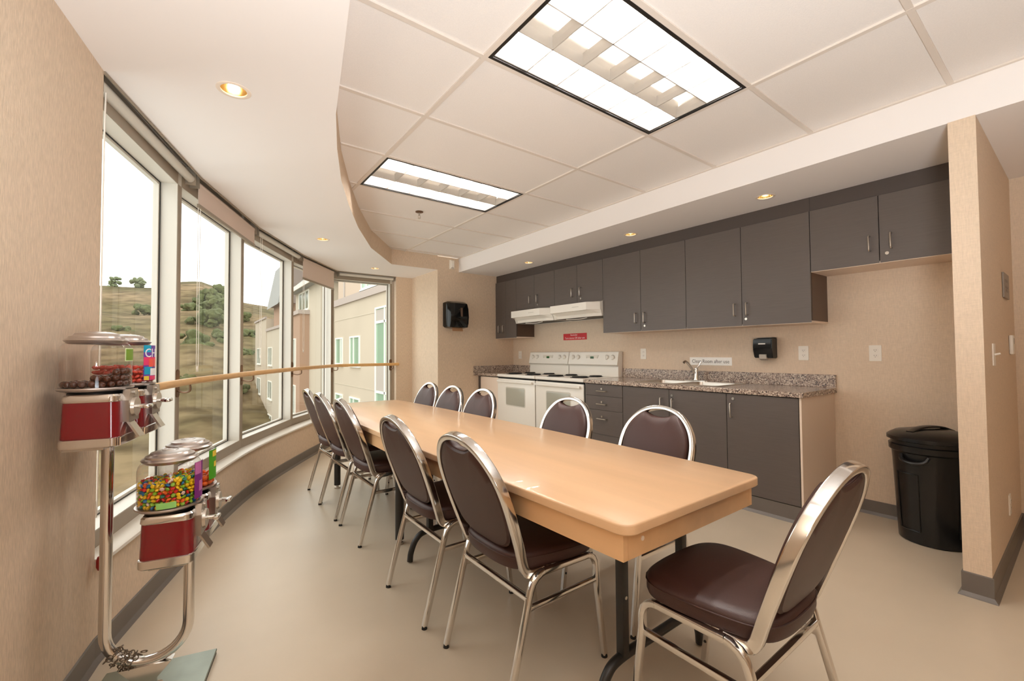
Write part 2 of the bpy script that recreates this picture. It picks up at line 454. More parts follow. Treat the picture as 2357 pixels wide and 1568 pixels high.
slab_with_holes('ceiling_kitchen', [(XB, YB), (XE, YB), (XE, 0.5), (XW+0.05, 0.5), (XW+0.05, YF+0.02), (XB, YF+0.02)], LIGHTS_BEAM, LOW, 'white_paint')
b = B(); b.box(XB-0.001, XB+0.02, YB, YF, LOW-0.001, zt+0.02); struct('beam_kitchen', b, 'white_paint')

# blind pocket along the window heads
prof = [(0.0, LOW-0.012), (-0.006, LOW-0.012), (-0.006, LOW+0.004), (-0.001, LOW+0.004), (-0.001, LOW+0.06), (0.26, LOW+0.06), (0.26, LOW+0.065), (0.0, LOW+0.065)]
PK = [offset_line(K, -d if False else d) for d, z in prof]
b = B(); b.loft([[(PK[k][i].x, PK[k][i].y, prof[k][1]) for k in range(len(prof))] for i in range(len(K))])
struct('trim_2', b, 'alu_taupe')

# ------------------------------------------------------------------ windows
ZB, ZT = 0.405, 2.25
Mv = [Vector(p) for p in M]
Mo = offset_line(M, 0.125)
for i in range(5):
    a, c = Mv[i], Mv[i+1]; t = (c-a).normalized(); n = Vector((-t.y, t.x))
    L = (c-a).length
    ao, c_o = Mo[i], Mo[i+1]
    P = lambda s, d: a + t*s + n*d
    so0 = (ao-a).dot(t); so1 = (c_o-a).dot(t)     # mitred ends at the outer face
    jw = 0.028
    fr = B()
    def bar(s0, s1, d0, d1, z0, z1, e0=None, e1=None):
        q = [P(s0, d0), P(s1, d0), P(s1 if e1 is None else e1, d1), P(s0 if e0 is None else e0, d1)]
        fr.prism([(v.x, v.y) for v in q], z0, z1)
    bar(0, jw, 0, 0.125, ZB, ZT, so0, so0+jw); bar(L-jw, L, 0, 0.125, ZB, ZT, so1-jw, so1)
    bar(0, L, 0, 0.125, ZB, 0.478, so0, so1); bar(0, L, 0, 0.125, ZT, LOW+0.06, so0, so1)
    win = struct('window_%d' % (i+1), fr, 'alu_frame')
    st = B()
    def stop(s0, s1, z0, z1):
        q = [P(s0, 0.088), P(s1, 0.088), P(s1, 0.112), P(s0, 0.112)]
        st.prism([(v.x, v.y) for v in q], z0, z1)
    stop(jw, jw+0.018, 0.478, ZT); stop(L-jw-0.018, L-jw, 0.478, ZT); stop(jw+0.018, L-jw-0.018, 0.478, 0.496); stop(jw+0.018, L-jw-0.018, ZT-0.018, ZT)
    obj('glazing_bead', st, 'alu_frame', win, smooth=False)
    gk = B()
    for s0, s1, z0, z1 in ((jw-0.001, jw+0.004, 0.478, ZT), (L-jw-0.004, L-jw+0.001, 0.478, ZT), (jw, L-jw, 0.477, 0.482), (jw, L-jw, ZT-0.004, ZT+0.001)):
        q = [P(s0, 0.083), P(s1, 0.083), P(s1, 0.088), P(s0, 0.088)]
        gk.prism([(v.x, v.y) for v in q], z0, z1)
    obj('gasket', gk, 'dark_gasket', win, smooth=False)
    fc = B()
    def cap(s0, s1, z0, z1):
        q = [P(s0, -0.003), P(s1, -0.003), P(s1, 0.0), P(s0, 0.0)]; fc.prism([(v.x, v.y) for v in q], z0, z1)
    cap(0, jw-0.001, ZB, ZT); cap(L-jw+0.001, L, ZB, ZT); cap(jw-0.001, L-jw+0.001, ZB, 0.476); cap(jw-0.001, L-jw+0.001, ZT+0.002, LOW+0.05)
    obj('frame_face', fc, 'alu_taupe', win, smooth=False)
    g = B(); q0, q1 = P(jw+0.012, 0.1), P(L-jw-0.012, 0.1)
    g.face([(q0.x, q0.y, 0.49), (q1.x, q1.y, 0.49), (q1.x, q1.y, ZT-0.012), (q0.x, q0.y, ZT-0.012)])
    obj('glass_pane', g, 'window_glass', win, smooth=False)

# roller blinds, one in each bay
blind_names = ['rolled-up roller blind over the window bay next to the left wall', 'roller blind over second window bay from left, pale fabric slightly down',
               'rolled-up roller blind over the middle window bay', 'roller blind over fourth window bay, pale fabric pulled down furthest',
               'rolled-up roller blind over the window bay facing the camera']
drops = [2.27, 2.19, 2.27, 2.10, 2.285]
for i in range(5):
    a, c = Vector(K[i]), Vector(K[i+1]); t = (c-a).normalized(); n = Vector((-t.y, t.x)); L = (c-a).length
    P3 = lambda s, d, z: (a + t*s + n*d).to_3d() + Vector((0, 0, z))
    s0, s1 = 0.04, L-0.03
    root = thing('roller_blind', blind_names[i], 'blind', tuple(P3(0.05, 0.045, 2.3)), 0, 'roller blinds along the curved windows')
    up_ = i in (0, 2, 4)
    rr = 0.026 if up_ else 0.02
    bb = B(); bb.cyl(P3(s0, 0.045, 2.325), P3(s1, 0.045, 2.325), rr, n=18); obj('roller_tube', bb, 'alu_frame' if up_ else 'fabric_shade', root)
    for s in (s0-0.012, s1+0.004):
        bb = B(); q = [P3(s, 0.015, 0), P3(s+0.008, 0.015, 0), P3(s+0.008, 0.075, 0), P3(s, 0.075, 0)]
        bb.prism([(v.x, v.y) for v in q], 2.285, 2.40)
        obj('end_bracket', bb, 'alu_taupe', root, smooth=False)
    if not up_:
        zb = drops[i]
        bb = B(); q = [P3(s0+0.01, 0.028, 0), P3(s1-0.005, 0.028, 0), P3(s1-0.005, 0.0295, 0), P3(s0+0.01, 0.0295, 0)]
        bb.prism([(v.x, v.y) for v in q], zb, 2.335); obj('shade_fabric', bb, 'fabric_shade', root, smooth=False)
        bb = B(); q = [P3(s0+0.008, 0.022, 0), P3(s1-0.003, 0.022, 0), P3(s1-0.003, 0.036, 0), P3(s0+0.008, 0.036, 0)]
        bb.prism([(v.x, v.y) for v in q], zb-0.022, zb); obj('hem_bar', bb, 'alu_taupe', root, smooth=False)
    if i < 4:
        zlow = [0.62, 1.13, 1.2, 1.25][i]
        sx = [0.05, 0.055, 0.1, 0.06][i]
        pts = [P3(sx, 0.03, 2.32), P3(sx+0.003, 0.032, 1.9), P3(sx+0.002, 0.032, zlow+0.03), P3(sx+0.016, 0.032, zlow), P3(sx+0.03, 0.032, zlow+0.03), P3(sx+0.032, 0.032, 1.9), P3(sx+0.034, 0.03, 2.32)]
        bb = B(); bb.tube(catmull(pts, 5), 0.0018 if i else 0.003, 6)
        ch = obj('bead_chain', bb, 'white_plastic', root)
        if i == 0:
            bb = B()
            p = Vector((-0.262, 2.322, 0.40))
            bb.lathe([(0.003, 0.03), (0.011, 0.026), (0.015, 0.012), (0.015, -0.012), (0.010, -0.024), (0.002, -0.027)], p, 14, cap0=True, cap1=True)
            bb.cyl(p + Vector((0, 0, 0.026)), p + Vector((0.004, 0.05, 0.25)), 0.002, n=6)
            obj('chain_weight', bb, 'red_plastic', root)

# handrail on the mullions
hr = thing('handrail', 'pale wooden handrail running along the curved windows on bronze brackets', 'handrail', (0.5, 4.4, 0.95))
HRL = offset_line([(-0.285+0.0, 2.36), (0.0, 3.33), (0.44, 4.33), (1.01, 5.33), (1.64, 6.22), (2.52, 6.22)], -0.012)
HRL[0] = HRL[0] + (HRL[1]-HRL[0])*0.12
pts = []
for i, p in enumerate(HRL):
    if 0 < i < len(HRL)-1:
        q0 = p + (HRL[i-1]-p).normalized()*0.10; q1 = p + (HRL[i+1]-p).normalized()*0.10
        for k in range(5):
            u = k/4; pts.append(q0*(1-u)**2 + p*2*u*(1-u) + q1*u*u)
    else: pts.append(p)
oct_sec = [(0.016*cos(2*pi*k/16)*(1.0), 0.021*sin(2*pi*k/16)) for k in range(16)]
b = B(); b.sweep([(p.x, p.y, 1.042) for p in pts], oct_sec, (0, 0, 1)); obj('rail', b, 'rail_wood', hr)
for i in range(1, 6):
    m = Mv[i] - (Vector((0.02, 0)) if i == 5 else Vector((0, 0)))
    h = HRL[i] if i < 5 else Vector((2.435, HRL[5].y))
    d = (h - m); d.normalize(); tt = Vector((-d.y, d.x))
    bk = B()
    # oblong back plate
    out = []
    for k in range(24):
        a_ = 2*pi*k/24; out.append((0.020*cos(a_), 0.065*(1 if sin(a_) > 0 else -1) + 0.020*sin(a_)))
    rings = []
    for dd in (0.0, 0.008):
        rings.append([(m.x + tt.x*u + d.x*dd, m.y + tt.y*u + d.y*dd, 1.03 + v) for u, v in out])
    bk.loft(rings)
    br = obj('bracket', bk, 'bronze', hr)
    ar = B(); p0 = Vector((m.x, m.y, 0.985)) + d.to_3d()*0.006; p3 = Vector((h.x, h.y, 1.024))
    dist = (h-m).length
    ar.tube(catmull([p0, p0 + d.to_3d()*dist*0.5 + Vector((0, 0, -0.012)), p0 + d.to_3d()*dist*0.92 + Vector((0, 0, 0.0)), p3], 5), 0.006, 8)
    obj('bracket_arm', ar, 'bronze', br)

# ------------------------------------------------------------------ ceiling light fittings
def fitting(x0, x1, y0, y1, label):
    t = thing('ceiling_light', label, 'ceiling light', ((x0+x1)/2, (y0+y1)/2, CE), 0, 'louvred fluorescent ceiling lights')
    e = 0.012
    b = B()   # housing
    zt2 = CE + 0.115
    b.box(x0, x1, y0, y1, zt2, zt2+0.004); b.box(x0, x0+0.003, y0, y1, CE+0.004, zt2); b.box(x1-0.003, x1, y0, y1, CE+0.004, zt2)
    b.box(x0, x1, y0, y0+0.003, CE+0.004, zt2); b.box(x0, x1, y1-0.003, y1, CE+0.004, zt2)
    obj('housing', b, 'reflector_white', t, smooth=False)
    b = B(); f = 0.016
    for q in ((x0, x1, y0, y0+f), (x0, x1, y1-f, y1), (x0, x0+f, y0+f, y1-f), (x1-f, x1, y0+f, y1-f)): b.box(*q, CE-0.001, CE+0.03)
    obj('rim', b, 'fixture_black', t, smooth=False)
    X0, X1, Y0, Y1 = x0+f+0.004, x1-f-0.004, y0+f+0.004, y1-f-0.004
    b = B(); d = 0.052; zb = CE+0.006
    def blade(p, q, hw0, hw1, d=d):
        p, q = Vector(p), Vector(q); tt = (q-p).normalized(); nn = Vector((-tt.y, tt.x))
        ring = lambda v: [(v.x+nn.x*hw0, v.y+nn.y*hw0, zb), (v.x+nn.x*hw1*0.7, v.y+nn.y*hw1*0.7, zb+d*0.5), (v.x+nn.x*hw1, v.y+nn.y*hw1, zb+d), (v.x-nn.x*hw1, v.y-nn.y*hw1, zb+d), (v.x-nn.x*hw1*0.7, v.y-nn.y*hw1*0.7, zb+d*0.5), (v.x-nn.x*hw0, v.y-nn.y*hw0, zb)]
        b.loft([ring(p), ring(q)])
    for k in range(4):
        y = Y0 + (Y1-Y0)*k/3; blade((X0, y), (X1, y), 0.0028, 0.016, 0.086 if k in (1, 2) else d)
    for k in range(7):
        x = X0 + (X1-X0)*k/6; blade((x, Y0), (x, Y1), 0.0026, 0.012)
    obj('louver', b, 'louver', t, smooth=False)
    for fy in (1/6, 5/6):
        y = Y0 + (Y1-Y0)*fy
        b = B(); b.cyl((X0+0.02, y, CE+0.085), (X1-0.02, y, CE+0.085), 0.015, n=8, cap=False); obj('fluorescent_tube', b, 'tube_light', t)
fitting(GX0+w, GX1-w, FIX[0][0]+w, FIX[0][1]-w, 'large louvred fluorescent ceiling light nearest the camera')
fitting(GX0+w, GX1-w, FIX[1][0]+w, FIX[1][1]-w, 'louvred fluorescent ceiling light further away, beside the sprinkler')

def downlight(x, y, label, group):
    t = thing('downlight', label, 'downlight', (x, y, LOW), 0, group)
    b = B(); b.lathe([(0.050, 0.004), (0.050, -0.002), (0.060, -0.0035), (0.066, -0.001), (0.066, 0.0005)], (x, y, LOW), 28); obj('trim_ring', b, 'trim_white', t)
    b = B(); b.lathe([(0.051, 0.0), (0.048, 0.02), (0.040, 0.05), (0.030, 0.07), (0.001, 0.075)], (x, y, LOW), 28, cap1=True); obj('reflector', b, 'gold_reflector', t)
    b = B(); b.lathe([(0.004, 0.014), (0.018, 0.016), (0.024, 0.028), (0.020, 0.045), (0.012, 0.068)], (x, y, LOW), 18, cap0=True); obj('bulb', b, 'bulb_warm', t)
for (x, y), l in zip(LIGHTS_LEFT, ('large lit gold downlight in the lowered ceiling nearest the camera', 'small downlight midway along the curved lowered ceiling', 'small downlight at the far end before the last window')):
    downlight(x, y, l, 'downlights in the window soffit')
for (x, y), l in zip(LIGHTS_BEAM, ('lit gold downlight above the tall wall cabinets, nearest the partition', 'middle downlight in front of the kitchen wall cabinets', 'farthest downlight above the range hoods')):
    downlight(x, y, l, 'downlights over the kitchen')
sp = thing('sprinkler', 'small pendent fire sprinkler beside the far ceiling light', 'sprinkler', (1.746, 3.80, CE))
b = B(); b.lathe([(0.001, 0.008), (0.036, 0.006), (0.036, 0.0), (0.012, -0.006), (0.001, -0.006)], (1.746, 3.80, CE), 20); obj('escutcheon', b, 'bronze', sp)
b = B(); b.cyl((1.746, 3.80, CE-0.005), (1.746, 3.80, CE-0.03), 0.008); b.torus((1.746, 3.80, CE-0.042), 0.012, 0.0025, (0, 1, 0), 14, 6); b.cyl((1.746, 3.80, CE-0.055), (1.746, 3.80, CE-0.057), 0.013)
obj('nozzle', b, 'brushed_steel', sp)

# ------------------------------------------------------------------ kitchen: cabinets
def pull_v(parent, x, y, z0, z1):
    b = B(); b.tube([(x, y, z0), (x-0.026, y, z0), (x-0.030, y, z0+0.006), (x-0.030, y, z1-0.006), (x-0.026, y, z1), (x, y, z1)], 0.0048, 8)
    return obj('handle', b, 'brushed_steel', parent)
def pull_h(parent, x, y0, y1, z):
    b = B(); b.tube([(x, y0, z), (x-0.026, y0, z), (x-0.030, y0+0.006, z), (x-0.030, y1-0.006, z), (x-0.026, y1, z), (x, y1, z)], 0.0048, 8)
    return obj('handle', b, 'brushed_steel', parent)
def lock(parent, x, y, z):
    b = B(); b.cyl((x+0.001, y, z), (x-0.006, y, z), 0.0105, n=16); b.box(x-0.0068, x-0.006, y-0.001, y+0.001, z-0.006, z+0.006)
    return obj('lock', b, 'brushed_steel', parent)
def door(parent, x, y0, y1, z0, z1, hy=None, hz=None, lk=None, m='laminate'):
    g = 0.002
    b = B(); b.box(x, x+0.018, y0+g, y1-g, z0+g, z1-g, 0.0012, seg=1)
    d = obj('door', b, m, parent, smooth=False)
    if hy is not None: pull_v(d, x, hy, hz[0], hz[1])
    if lk: lock(d, x, lk[0], lk[1])
    return d
UX = 3.71
def upper(label, y0, y1, z0, doors, z1=2.245):
    t = thing('wall_cabinet', label, 'cabinet', ((UX+XW)/2, (y0+y1)/2, z0), 0, 'dark laminate wall cabinets')
    b = B(); b.box(UX+0.019, XW-0.001, y0+0.0005, y1-0.0005, z0+0.016, z1, 0); obj('carcass', b, 'laminate_side', t, smooth=False)
    b = B(); b.box(UX+0.004, XW-0.001, y0+0.001, y1-0.001, z0, z0+0.016); obj('bottom_panel', b, 'beige_panel', t, smooth=False)
    b = B(); b.box(UX+0.0175, UX+0.019, y0+0.001, y1-0.001, z0+0.016, z1); obj('gap_backing', b, 'gap_black', t, smooth=False)  # black sheet behind the doors, painting the shade in their gaps
    for (a, c, hy, lk) in doors: door(t, UX, a, c, z0+0.001, z1, hy, (z0+0.09, z0+0.19), lk)
    return t
upper('narrow dark wall cabinet in the corner left of the range hoods', 4.872, 5.384, 1.41, [(4.872, 5.128, 5.172, None), (5.128, 5.384, 5.278, None)])
# (its two handles sit close together either side of the door gap)
upper('short dark wall cabinet above the left range hood', 4.072, 4.872, 1.775, [(4.472, 4.872, 4.555, None), (4.072, 4.472, 4.40, (4.40, 1.835))])
upper('short dark wall cabinet above the right range hood', 3.272, 4.072, 1.775, [(3.672, 4.072, 3.745, None), (3.272, 3.672, 3.61, (3.61, 1.835))])
upper('tall dark wall cabinet with two doors just right of the range hoods', 2.263, 3.272, 1.41, [(2.767, 3.272, 2.825, None), (2.263, 2.767, 2.718, (2.720, 1.465))])
upper('tall dark wall cabinet with two doors above the soap dispenser', 1.25, 2.263, 1.41, [(1.755, 2.263, 1.811, None), (1.25, 1.755, 1.711, (1.722, 1.468))])
upper('shallow dark wall cabinet high on the right beside the partition', 0.43, 1.25, 1.785, [(0.846, 1.25, 0.896, None), (0.43, 0.846, 0.782, (0.806, 1.846))])
b = B(); b.box(UX+0.016, XW-0.001, 0.42, 1.25, 2.245, LOW-0.0005); b.box(UX+0.014, XW-0.001, 1.25, 3.05, 2.245, LOW-0.0005); b.box(UX+0.020, XW-0.001, 3.05, 5.384, 2.245, LOW-0.0005)
tag(obj('filler_panel', b, 'laminate_dark', None, smooth=False), 'long dark filler strip between the wall cabinets and lowered ceiling', 'panel')

BX = 3.40
def base_unit(label, y0, y1, body='laminate_side', extra=None):
    t = thing('base_cabinet', label, 'cabinet', ((BX+XW)/2, (y0+y1)/2, 0), 0, 'dark laminate base cabinets')
    b = B(); b.box(BX+0.019, XW-0.001, y0+0.0005, y1-0.0005, 0.0, 0.742, 0); obj('carcass', b, body, t, smooth=False)
    b = B(); b.box(BX+0.0178, BX+0.019, y0, y1, 0.0, 0.874); obj('gap_backing', b, 'gap_black', t, smooth=False)  # black sheet that colours the shaded gaps round doors and drawers
    b = B(); b.loft([[(BX+0.018, y, 0.118), (BX+0.006, y, 0.116), (BX+0.006, y, 0.02), (BX-0.008, y, 0.003), (BX-0.01, y, 0.0), (BX+0.018, y, 0)] for y in (y0, y1)]); obj('kick_board', b, 'baseboard_vinyl', t, smooth=False)
    return t
t = base_unit('dark base cabinet with drawers just right of the white ranges', 2.762, 3.258)
for z0, z1, hz, lz in ((0.752, 0.870, 0.803, 0.824), (0.608, 0.750, 0.669, 0.690), (0.360, 0.606, 0.520, 0.541), (0.122, 0.358, None, None)):
    b = B(); b.box(BX, BX+0.018, 2.766, 3.254, z0, z1, 0.0012, seg=1); d = obj('drawer', b, 'laminate', t, smooth=False)
    if hz: pull_h(d, BX, 2.965, 3.085, hz); lock(d, BX, 3.03, lz)
t = base_unit('dark two-door base cabinet under the sink', 1.744, 2.762)
door(t, BX, 2.253, 2.762, 0.120, 0.871, 2.327, (0.692, 0.790)); door(t, BX, 1.744, 2.253, 0.120, 0.871, 2.213, (0.692, 0.790), (2.222, 0.818))
t = base_unit('dark single-door base cabinet at the right end of the counter', 1.236, 1.744)
door(t, BX, 1.238, 1.744, 0.120, 0.871, 1.703, (0.690, 0.795), (1.690, 0.833))
b = B(); b.box(BX+0.002, XW-0.002, 1.222, 1.2355, 0.04, 0.873); b.box(BX+0.05, XW-0.002, 1.222, 1.2355, 0.0, 0.04); obj('end_panel', b, 'beige_panel', t, smooth=False)
t = base_unit('narrow base cabinet with a pale front in the corner left of the ranges', 4.885, 5.384, 'beige_panel')
b = B(); b.box(BX+0.004, BX+0.018, 4.89, 5.33, 0.122, 0.862); obj('front_panel', b, 'beige_panel', t, smooth=False)
b = B(); b.box(BX, BX+0.018, 5.33, 5.384, 0.12, 0.872); obj('filler_strip', b, 'laminate_dark', t, smooth=False)

# counters
SK = (1.86, 2.66, 3.475, 3.955)      # sink opening y0,y1,x0,x1
wt = thing('countertop', 'speckled granite countertop with backsplash running right from the ranges', 'countertop', (3.7, 2.2, 0.875))
b = B()
b.box(3.383, SK[2], 1.205, 3.258, 0.875, 0.912, 0.004); b.box(SK[3], XW-0.001, 1.205, 3.258, 0.875, 0.912)
b.box(SK[2], SK[3], 1.205, SK[0], 0.875, 0.912); b.box(SK[2], SK[3], SK[1], 3.258, 0.875, 0.912)
obj('slab', b, 'granite', wt, smooth=False)
b = B(); b.box(XW-0.02, XW-0.0005, 1.205, 3.258, 0.912, 1.012, 0.002, seg=1); obj('backsplash', b, 'granite', wt, smooth=False)
wt = thing('countertop', 'short granite countertop and splash in the corner left of the ranges', 'countertop', (3.7, 5.13, 0.875))
b = B(); b.box(3.383, XW-0.001, 4.885, YF-0.001, 0.875, 0.912, 0.004); obj('slab', b, 'granite', wt, smooth=False)
b = B(); b.box(XW-0.02, XW-0.0005, 4.885, YF-0.021, 0.912, 1.012); b.box(3.31, XW-0.0005, YF-0.02, YF-0.0005, 0.875, 1.012); obj('backsplash', b, 'granite', wt, smooth=False)
# sink
sk = thing('sink', 'stainless steel double-bowl sink set into the granite countertop', 'sink', ((SK[2]+SK[3])/2, (SK[0]+SK[1])/2, 0.912))
ym = (SK[0]+SK[1])/2
b = B(); zr = 0.9165
outer = rrect((SK[3]-SK[2])/2+0.016, (SK[1]-SK[0])/2+0.016, 0.05, 5, (SK[2]+SK[3])/2, ym)
def loops(poly, z): return [(x, y, z) for x, y in poly]
ed = []
def addloop(p, z):
    V = [b.bm.verts.new((x, y, z)) for x, y in p]
    for i in range(len(V)): ed.append(b.bm.edges.new((V[i], V[(i+1) % len(V)])))
bx0, bx1 = SK[2]+0.012, SK[3]-0.075
bowls = [(SK[0]+0.012, ym-0.012), (ym+0.012, SK[1]-0.012)]
addloop(outer, zr)
BR = [rrect((bx1-bx0)/2, (q1-q0)/2, 0.05, 5, (bx0+bx1)/2, (q0+q1)/2) for q0, q1 in bowls]
for p in BR: addloop(p, zr)
bmesh.ops.triangle_fill(b.bm, use_beauty=True, edges=ed)
b.loft([loops(outer, zr), loops(rrect((SK[3]-SK[2])/2+0.019, (SK[1]-SK[0])/2+0.019, 0.05, 5, (SK[2]+SK[3])/2, ym), 0.9125)], False, False)
obj('rim', b, 'brushed_steel', sk)
for p, (q0, q1) in zip(BR, bowls):
    cx, cy = (bx0+bx1)/2, (q0+q1)/2
    sc = lambda k, z: [(cx+(x-cx)*k, cy+(y-cy)*k, z) for x, y in p]
    b = B(); b.loft([sc(1, zr), sc(0.985, zr-0.01), sc(0.95, zr-0.15), sc(0.85, zr-0.165)], False, True)
    b.cyl((cx, cy, zr-0.164), (cx, cy, zr-0.160), 0.04); obj('bowl', b, 'brushed_steel', sk)
fa = thing('faucet', 'chrome single-lever kitchen faucet behind the sink', 'faucet', (3.925, 2.30, 0.917))
b = B(); b.prism(rrect(0.028, 0.125, 0.026, 6, 3.925, 2.30), 0.9168, 0.926); obj('base_plate', b, 'chrome', fa)
b = B(); b.lathe([(0.026, 0.926), (0.023, 0.94), (0.021, 1.0), (0.022, 1.03), (0.014, 1.045), (0.002, 1.048)], (3.925, 2.30, 0), 18); obj('body', b, 'chrome', fa)
b = B(); b.sweep(catmull([(3.918, 2.305, 0.985), (3.89, 2.317, 1.03), (3.85, 2.335, 1.085), (3.825, 2.347, 1.105), (3.805, 2.355, 1.095)], 5), [(0.014*cos(2*pi*k/12), 0.012*sin(2*pi*k/12)) for k in range(12)], (0, 0, 1)); obj('spout', b, 'chrome', fa)
b = B(); b.sweep([(3.925, 2.295, 1.04), (3.935, 2.275, 1.075), (3.945, 2.262, 1.10)], [(0.010*cos(2*pi*k/10), 0.006*sin(2*pi*k/10)) for k in range(10)], (1, 0, 0)); obj('lever', b, 'chrome', fa)

# ranges
def stove(y0, y1, label):
    t = thing('range', label, 'kitchen range', (3.7, (y0+y1)/2, 0), 0, 'white electric ranges')
    a, c = y0+0.004, y1-0.004
    b = B(); b.box(3.42, 4.03, a, c, 0.02, 0.872); obj('body', b, 'appliance_white', t, smooth=False)
    b = B(); b.box(3.405, 3.42, a+0.006, c-0.006, 0.02, 0.872); obj('front_gap', b, 'gap_black', t, smooth=False)
    b = B(); b.box(3.378, 4.02, a, c, 0.878, 0.915, 0.006); cook = obj('cooktop', b, 'appliance_white', t)
    b = B(); b.box(3.384, 3.405, a+0.002, c-0.002, 0.205, 0.856, 0.006); d = obj('oven_door', b, 'appliance_white', t)
    ymid = (a+c)/2
    b = B(); b.loft([[(3.3845, y, z) for y, z in rrect(0.20*(1), 0.115, 0.02, 4, ymid, 0.63)], [(3.380, y, z) for y, z in rrect(0.192, 0.107, 0.016, 4, ymid, 0.63)]]); obj('oven_window', b, 'oven_glass', d)
    b = B(); b.loft([[(3.3852, y, z) for y, z in rrect(0.21, 0.125, 0.025, 4, ymid, 0.63)], [(3.3822, y, z) for y, z in rrect(0.208, 0.123, 0.024, 4, ymid, 0.63)]]); obj('window_frame', b, 'appliance_shade', d)
    b = B(); b.sweep([(3.362, a+0.03, 0.822), (3.362, c-0.03, 0.822)], rrect(0.012, 0.014, 0.008, 3), (0, 0, 1)); b.box(3.362, 3.386, a+0.05, a+0.08, 0.812, 0.832); b.box(3.362, 3.386, c-0.08, c-0.05, 0.812, 0.832); obj('handle', b, 'appliance_white', d)
    b = B(); b.box(3.386, 3.405, a+0.002, c-0.002, 0.045, 0.195, 0.005); obj('storage_drawer', b, 'appliance_white', t)
    b = B(); b.prism_y([(3.955, 0.913), (3.955, 1.035), (3.948, 1.04), (3.935, 1.052), (3.965, 1.197), (3.975, 1.205), (4.03, 1.205), (4.03, 0.913)], a, c); g = obj('backguard', b, 'appliance_white', t, smooth=False)
    b = B(); b.box(3.9335, 3.956, a+0.003, c-0.003, 1.036, 1.0395); obj('panel_seam', b, 'printed_grey', g, smooth=False)
    xz = lambda z: 3.935 + (z-1.052)*(0.03/0.145)
    zc = 1.135
    for ky in (c-0.075, c-0.165, a+0.165, a+0.075):
        b = B(); b.cyl((xz(zc)-0.001, ky, zc), (xz(zc)-0.0025, ky, zc), 0.034, n=24); kd = obj('dial_print', b, 'printed_grey', g)
        b = B(); b.cyl((xz(zc), ky, zc), (xz(zc)-0.02, ky, zc+0.004), 0.027, 0.022, n=20); b.box(xz(zc)-0.026, xz(zc)-0.018, ky-0.004, ky+0.004, zc-0.018, zc+0.024); obj('knob', b, 'appliance_white', g)
    b = B(); b.box(xz(zc)-0.0015, xz(zc)+0.004, ymid-0.10, ymid+0.10, zc-0.028, zc+0.03); obj('control_panel', b, 'sill_paint', g, smooth=False)
    b = B(); b.box(xz(zc)-0.003, xz(zc)+0.004, ymid-0.028, ymid+0.028, zc-0.014, zc+0.014); obj('display', b, 'display_green', g, smooth=False)
    b = B()
    for q in (-0.085, 0.085):
        b.box(xz(zc)-0.0028, xz(zc)+0.002, ymid+q-0.004, ymid+q+0.004, zc-0.012, zc+0.012)
    obj('button', b, 'printed_grey', g, smooth=False)
    for bx, by, r in ((3.53, c-0.20, 0.095), (3.79, c-0.20, 0.075), (3.53, a+0.20, 0.095), (3.79, a+0.20, 0.075)):
        b = B(); b.lathe([(r+0.012, 0.9155), (r+0.01, 0.919), (r+0.003, 0.918), (0.02, 0.9158)], (bx, by, 0), 28); bu = obj('burner', b, 'black_metal', cook)
        bb = B(); 
        pts = [(bx+(0.018+(r-0.02)*k/90)*cos(k*2*pi/22), by+(0.018+(r-0.02)*k/90)*sin(k*2*pi/22), 0.925) for k in range(91)]
        bb.tube(pts, 0.0052, 6); 
        o = obj('coil', bb, 'black_rubber', cook)
stove(4.078, 4.878, 'left white electric range, in the corner beside the pale cabinet front')
stove(3.266, 4.072, 'right white electric range, beside the drawer cabinet')

def hood(y0, y1, label):
    t = thing('range_hood', label, 'range hood', (3.8, (y0+y1)/2, 1.60), 0, 'white range hoods')
    ch = 0.10
    def ring(xf, xs, z, inset=0.0): # xf front, chamfered corners
        return [(XW-0.001, y0+0.002+inset, z), (xs, y0+0.002+inset, z), (xf, y0+ch+inset, z), (xf, y1-ch-inset, z), (xs, y1-0.002-inset, z), (XW-0.001, y1-0.002-inset, z)]
    b = B(); b.loft([ring(3.545, 3.665, 1.675), ring(3.545, 3.665, 1.762), ring(3.66, 3.70, 1.7745)]); obj('visor', b, 'appliance_white', t, smooth=False)
    b = B(); b.loft([ring(3.66, 3.70, 1.607, 0.004), ring(3.65, 3.69, 1.640, 0.004), ring(3.60, 3.675, 1.676, 0.002)], False, False); obj('canopy', b, 'appliance_white', t, smooth=False)
    b = B(); b.loft([ring(3.67, 3.71, 1.612, 0.01), ring(3.67, 3.71, 1.618, 0.01)]); obj('filter', b, 'black_metal', t, smooth=False)
    b = B()
    for k in range(9): b.box(3.544, 3.546, (y0+y1)/2-0.18+k*0.012, (y0+y1)/2-0.173+k*0.012, 1.715, 1.722)
    obj('vent_slots', b, 'printed_grey', t, smooth=False)
    b = B(); b.tube(catmull([(3.72, y0+0.25, 1.604), (3.74, (y0+y1)/2, 1.596), (3.72, y1-0.2, 1.604)], 6), 0.006, 8); obj('lamp_guard', b, 'white_plastic', t)
hood(4.072, 4.87, 'left white range hood over the left range')
hood(3.272, 4.070, 'right white range hood against the tall cabinet side')

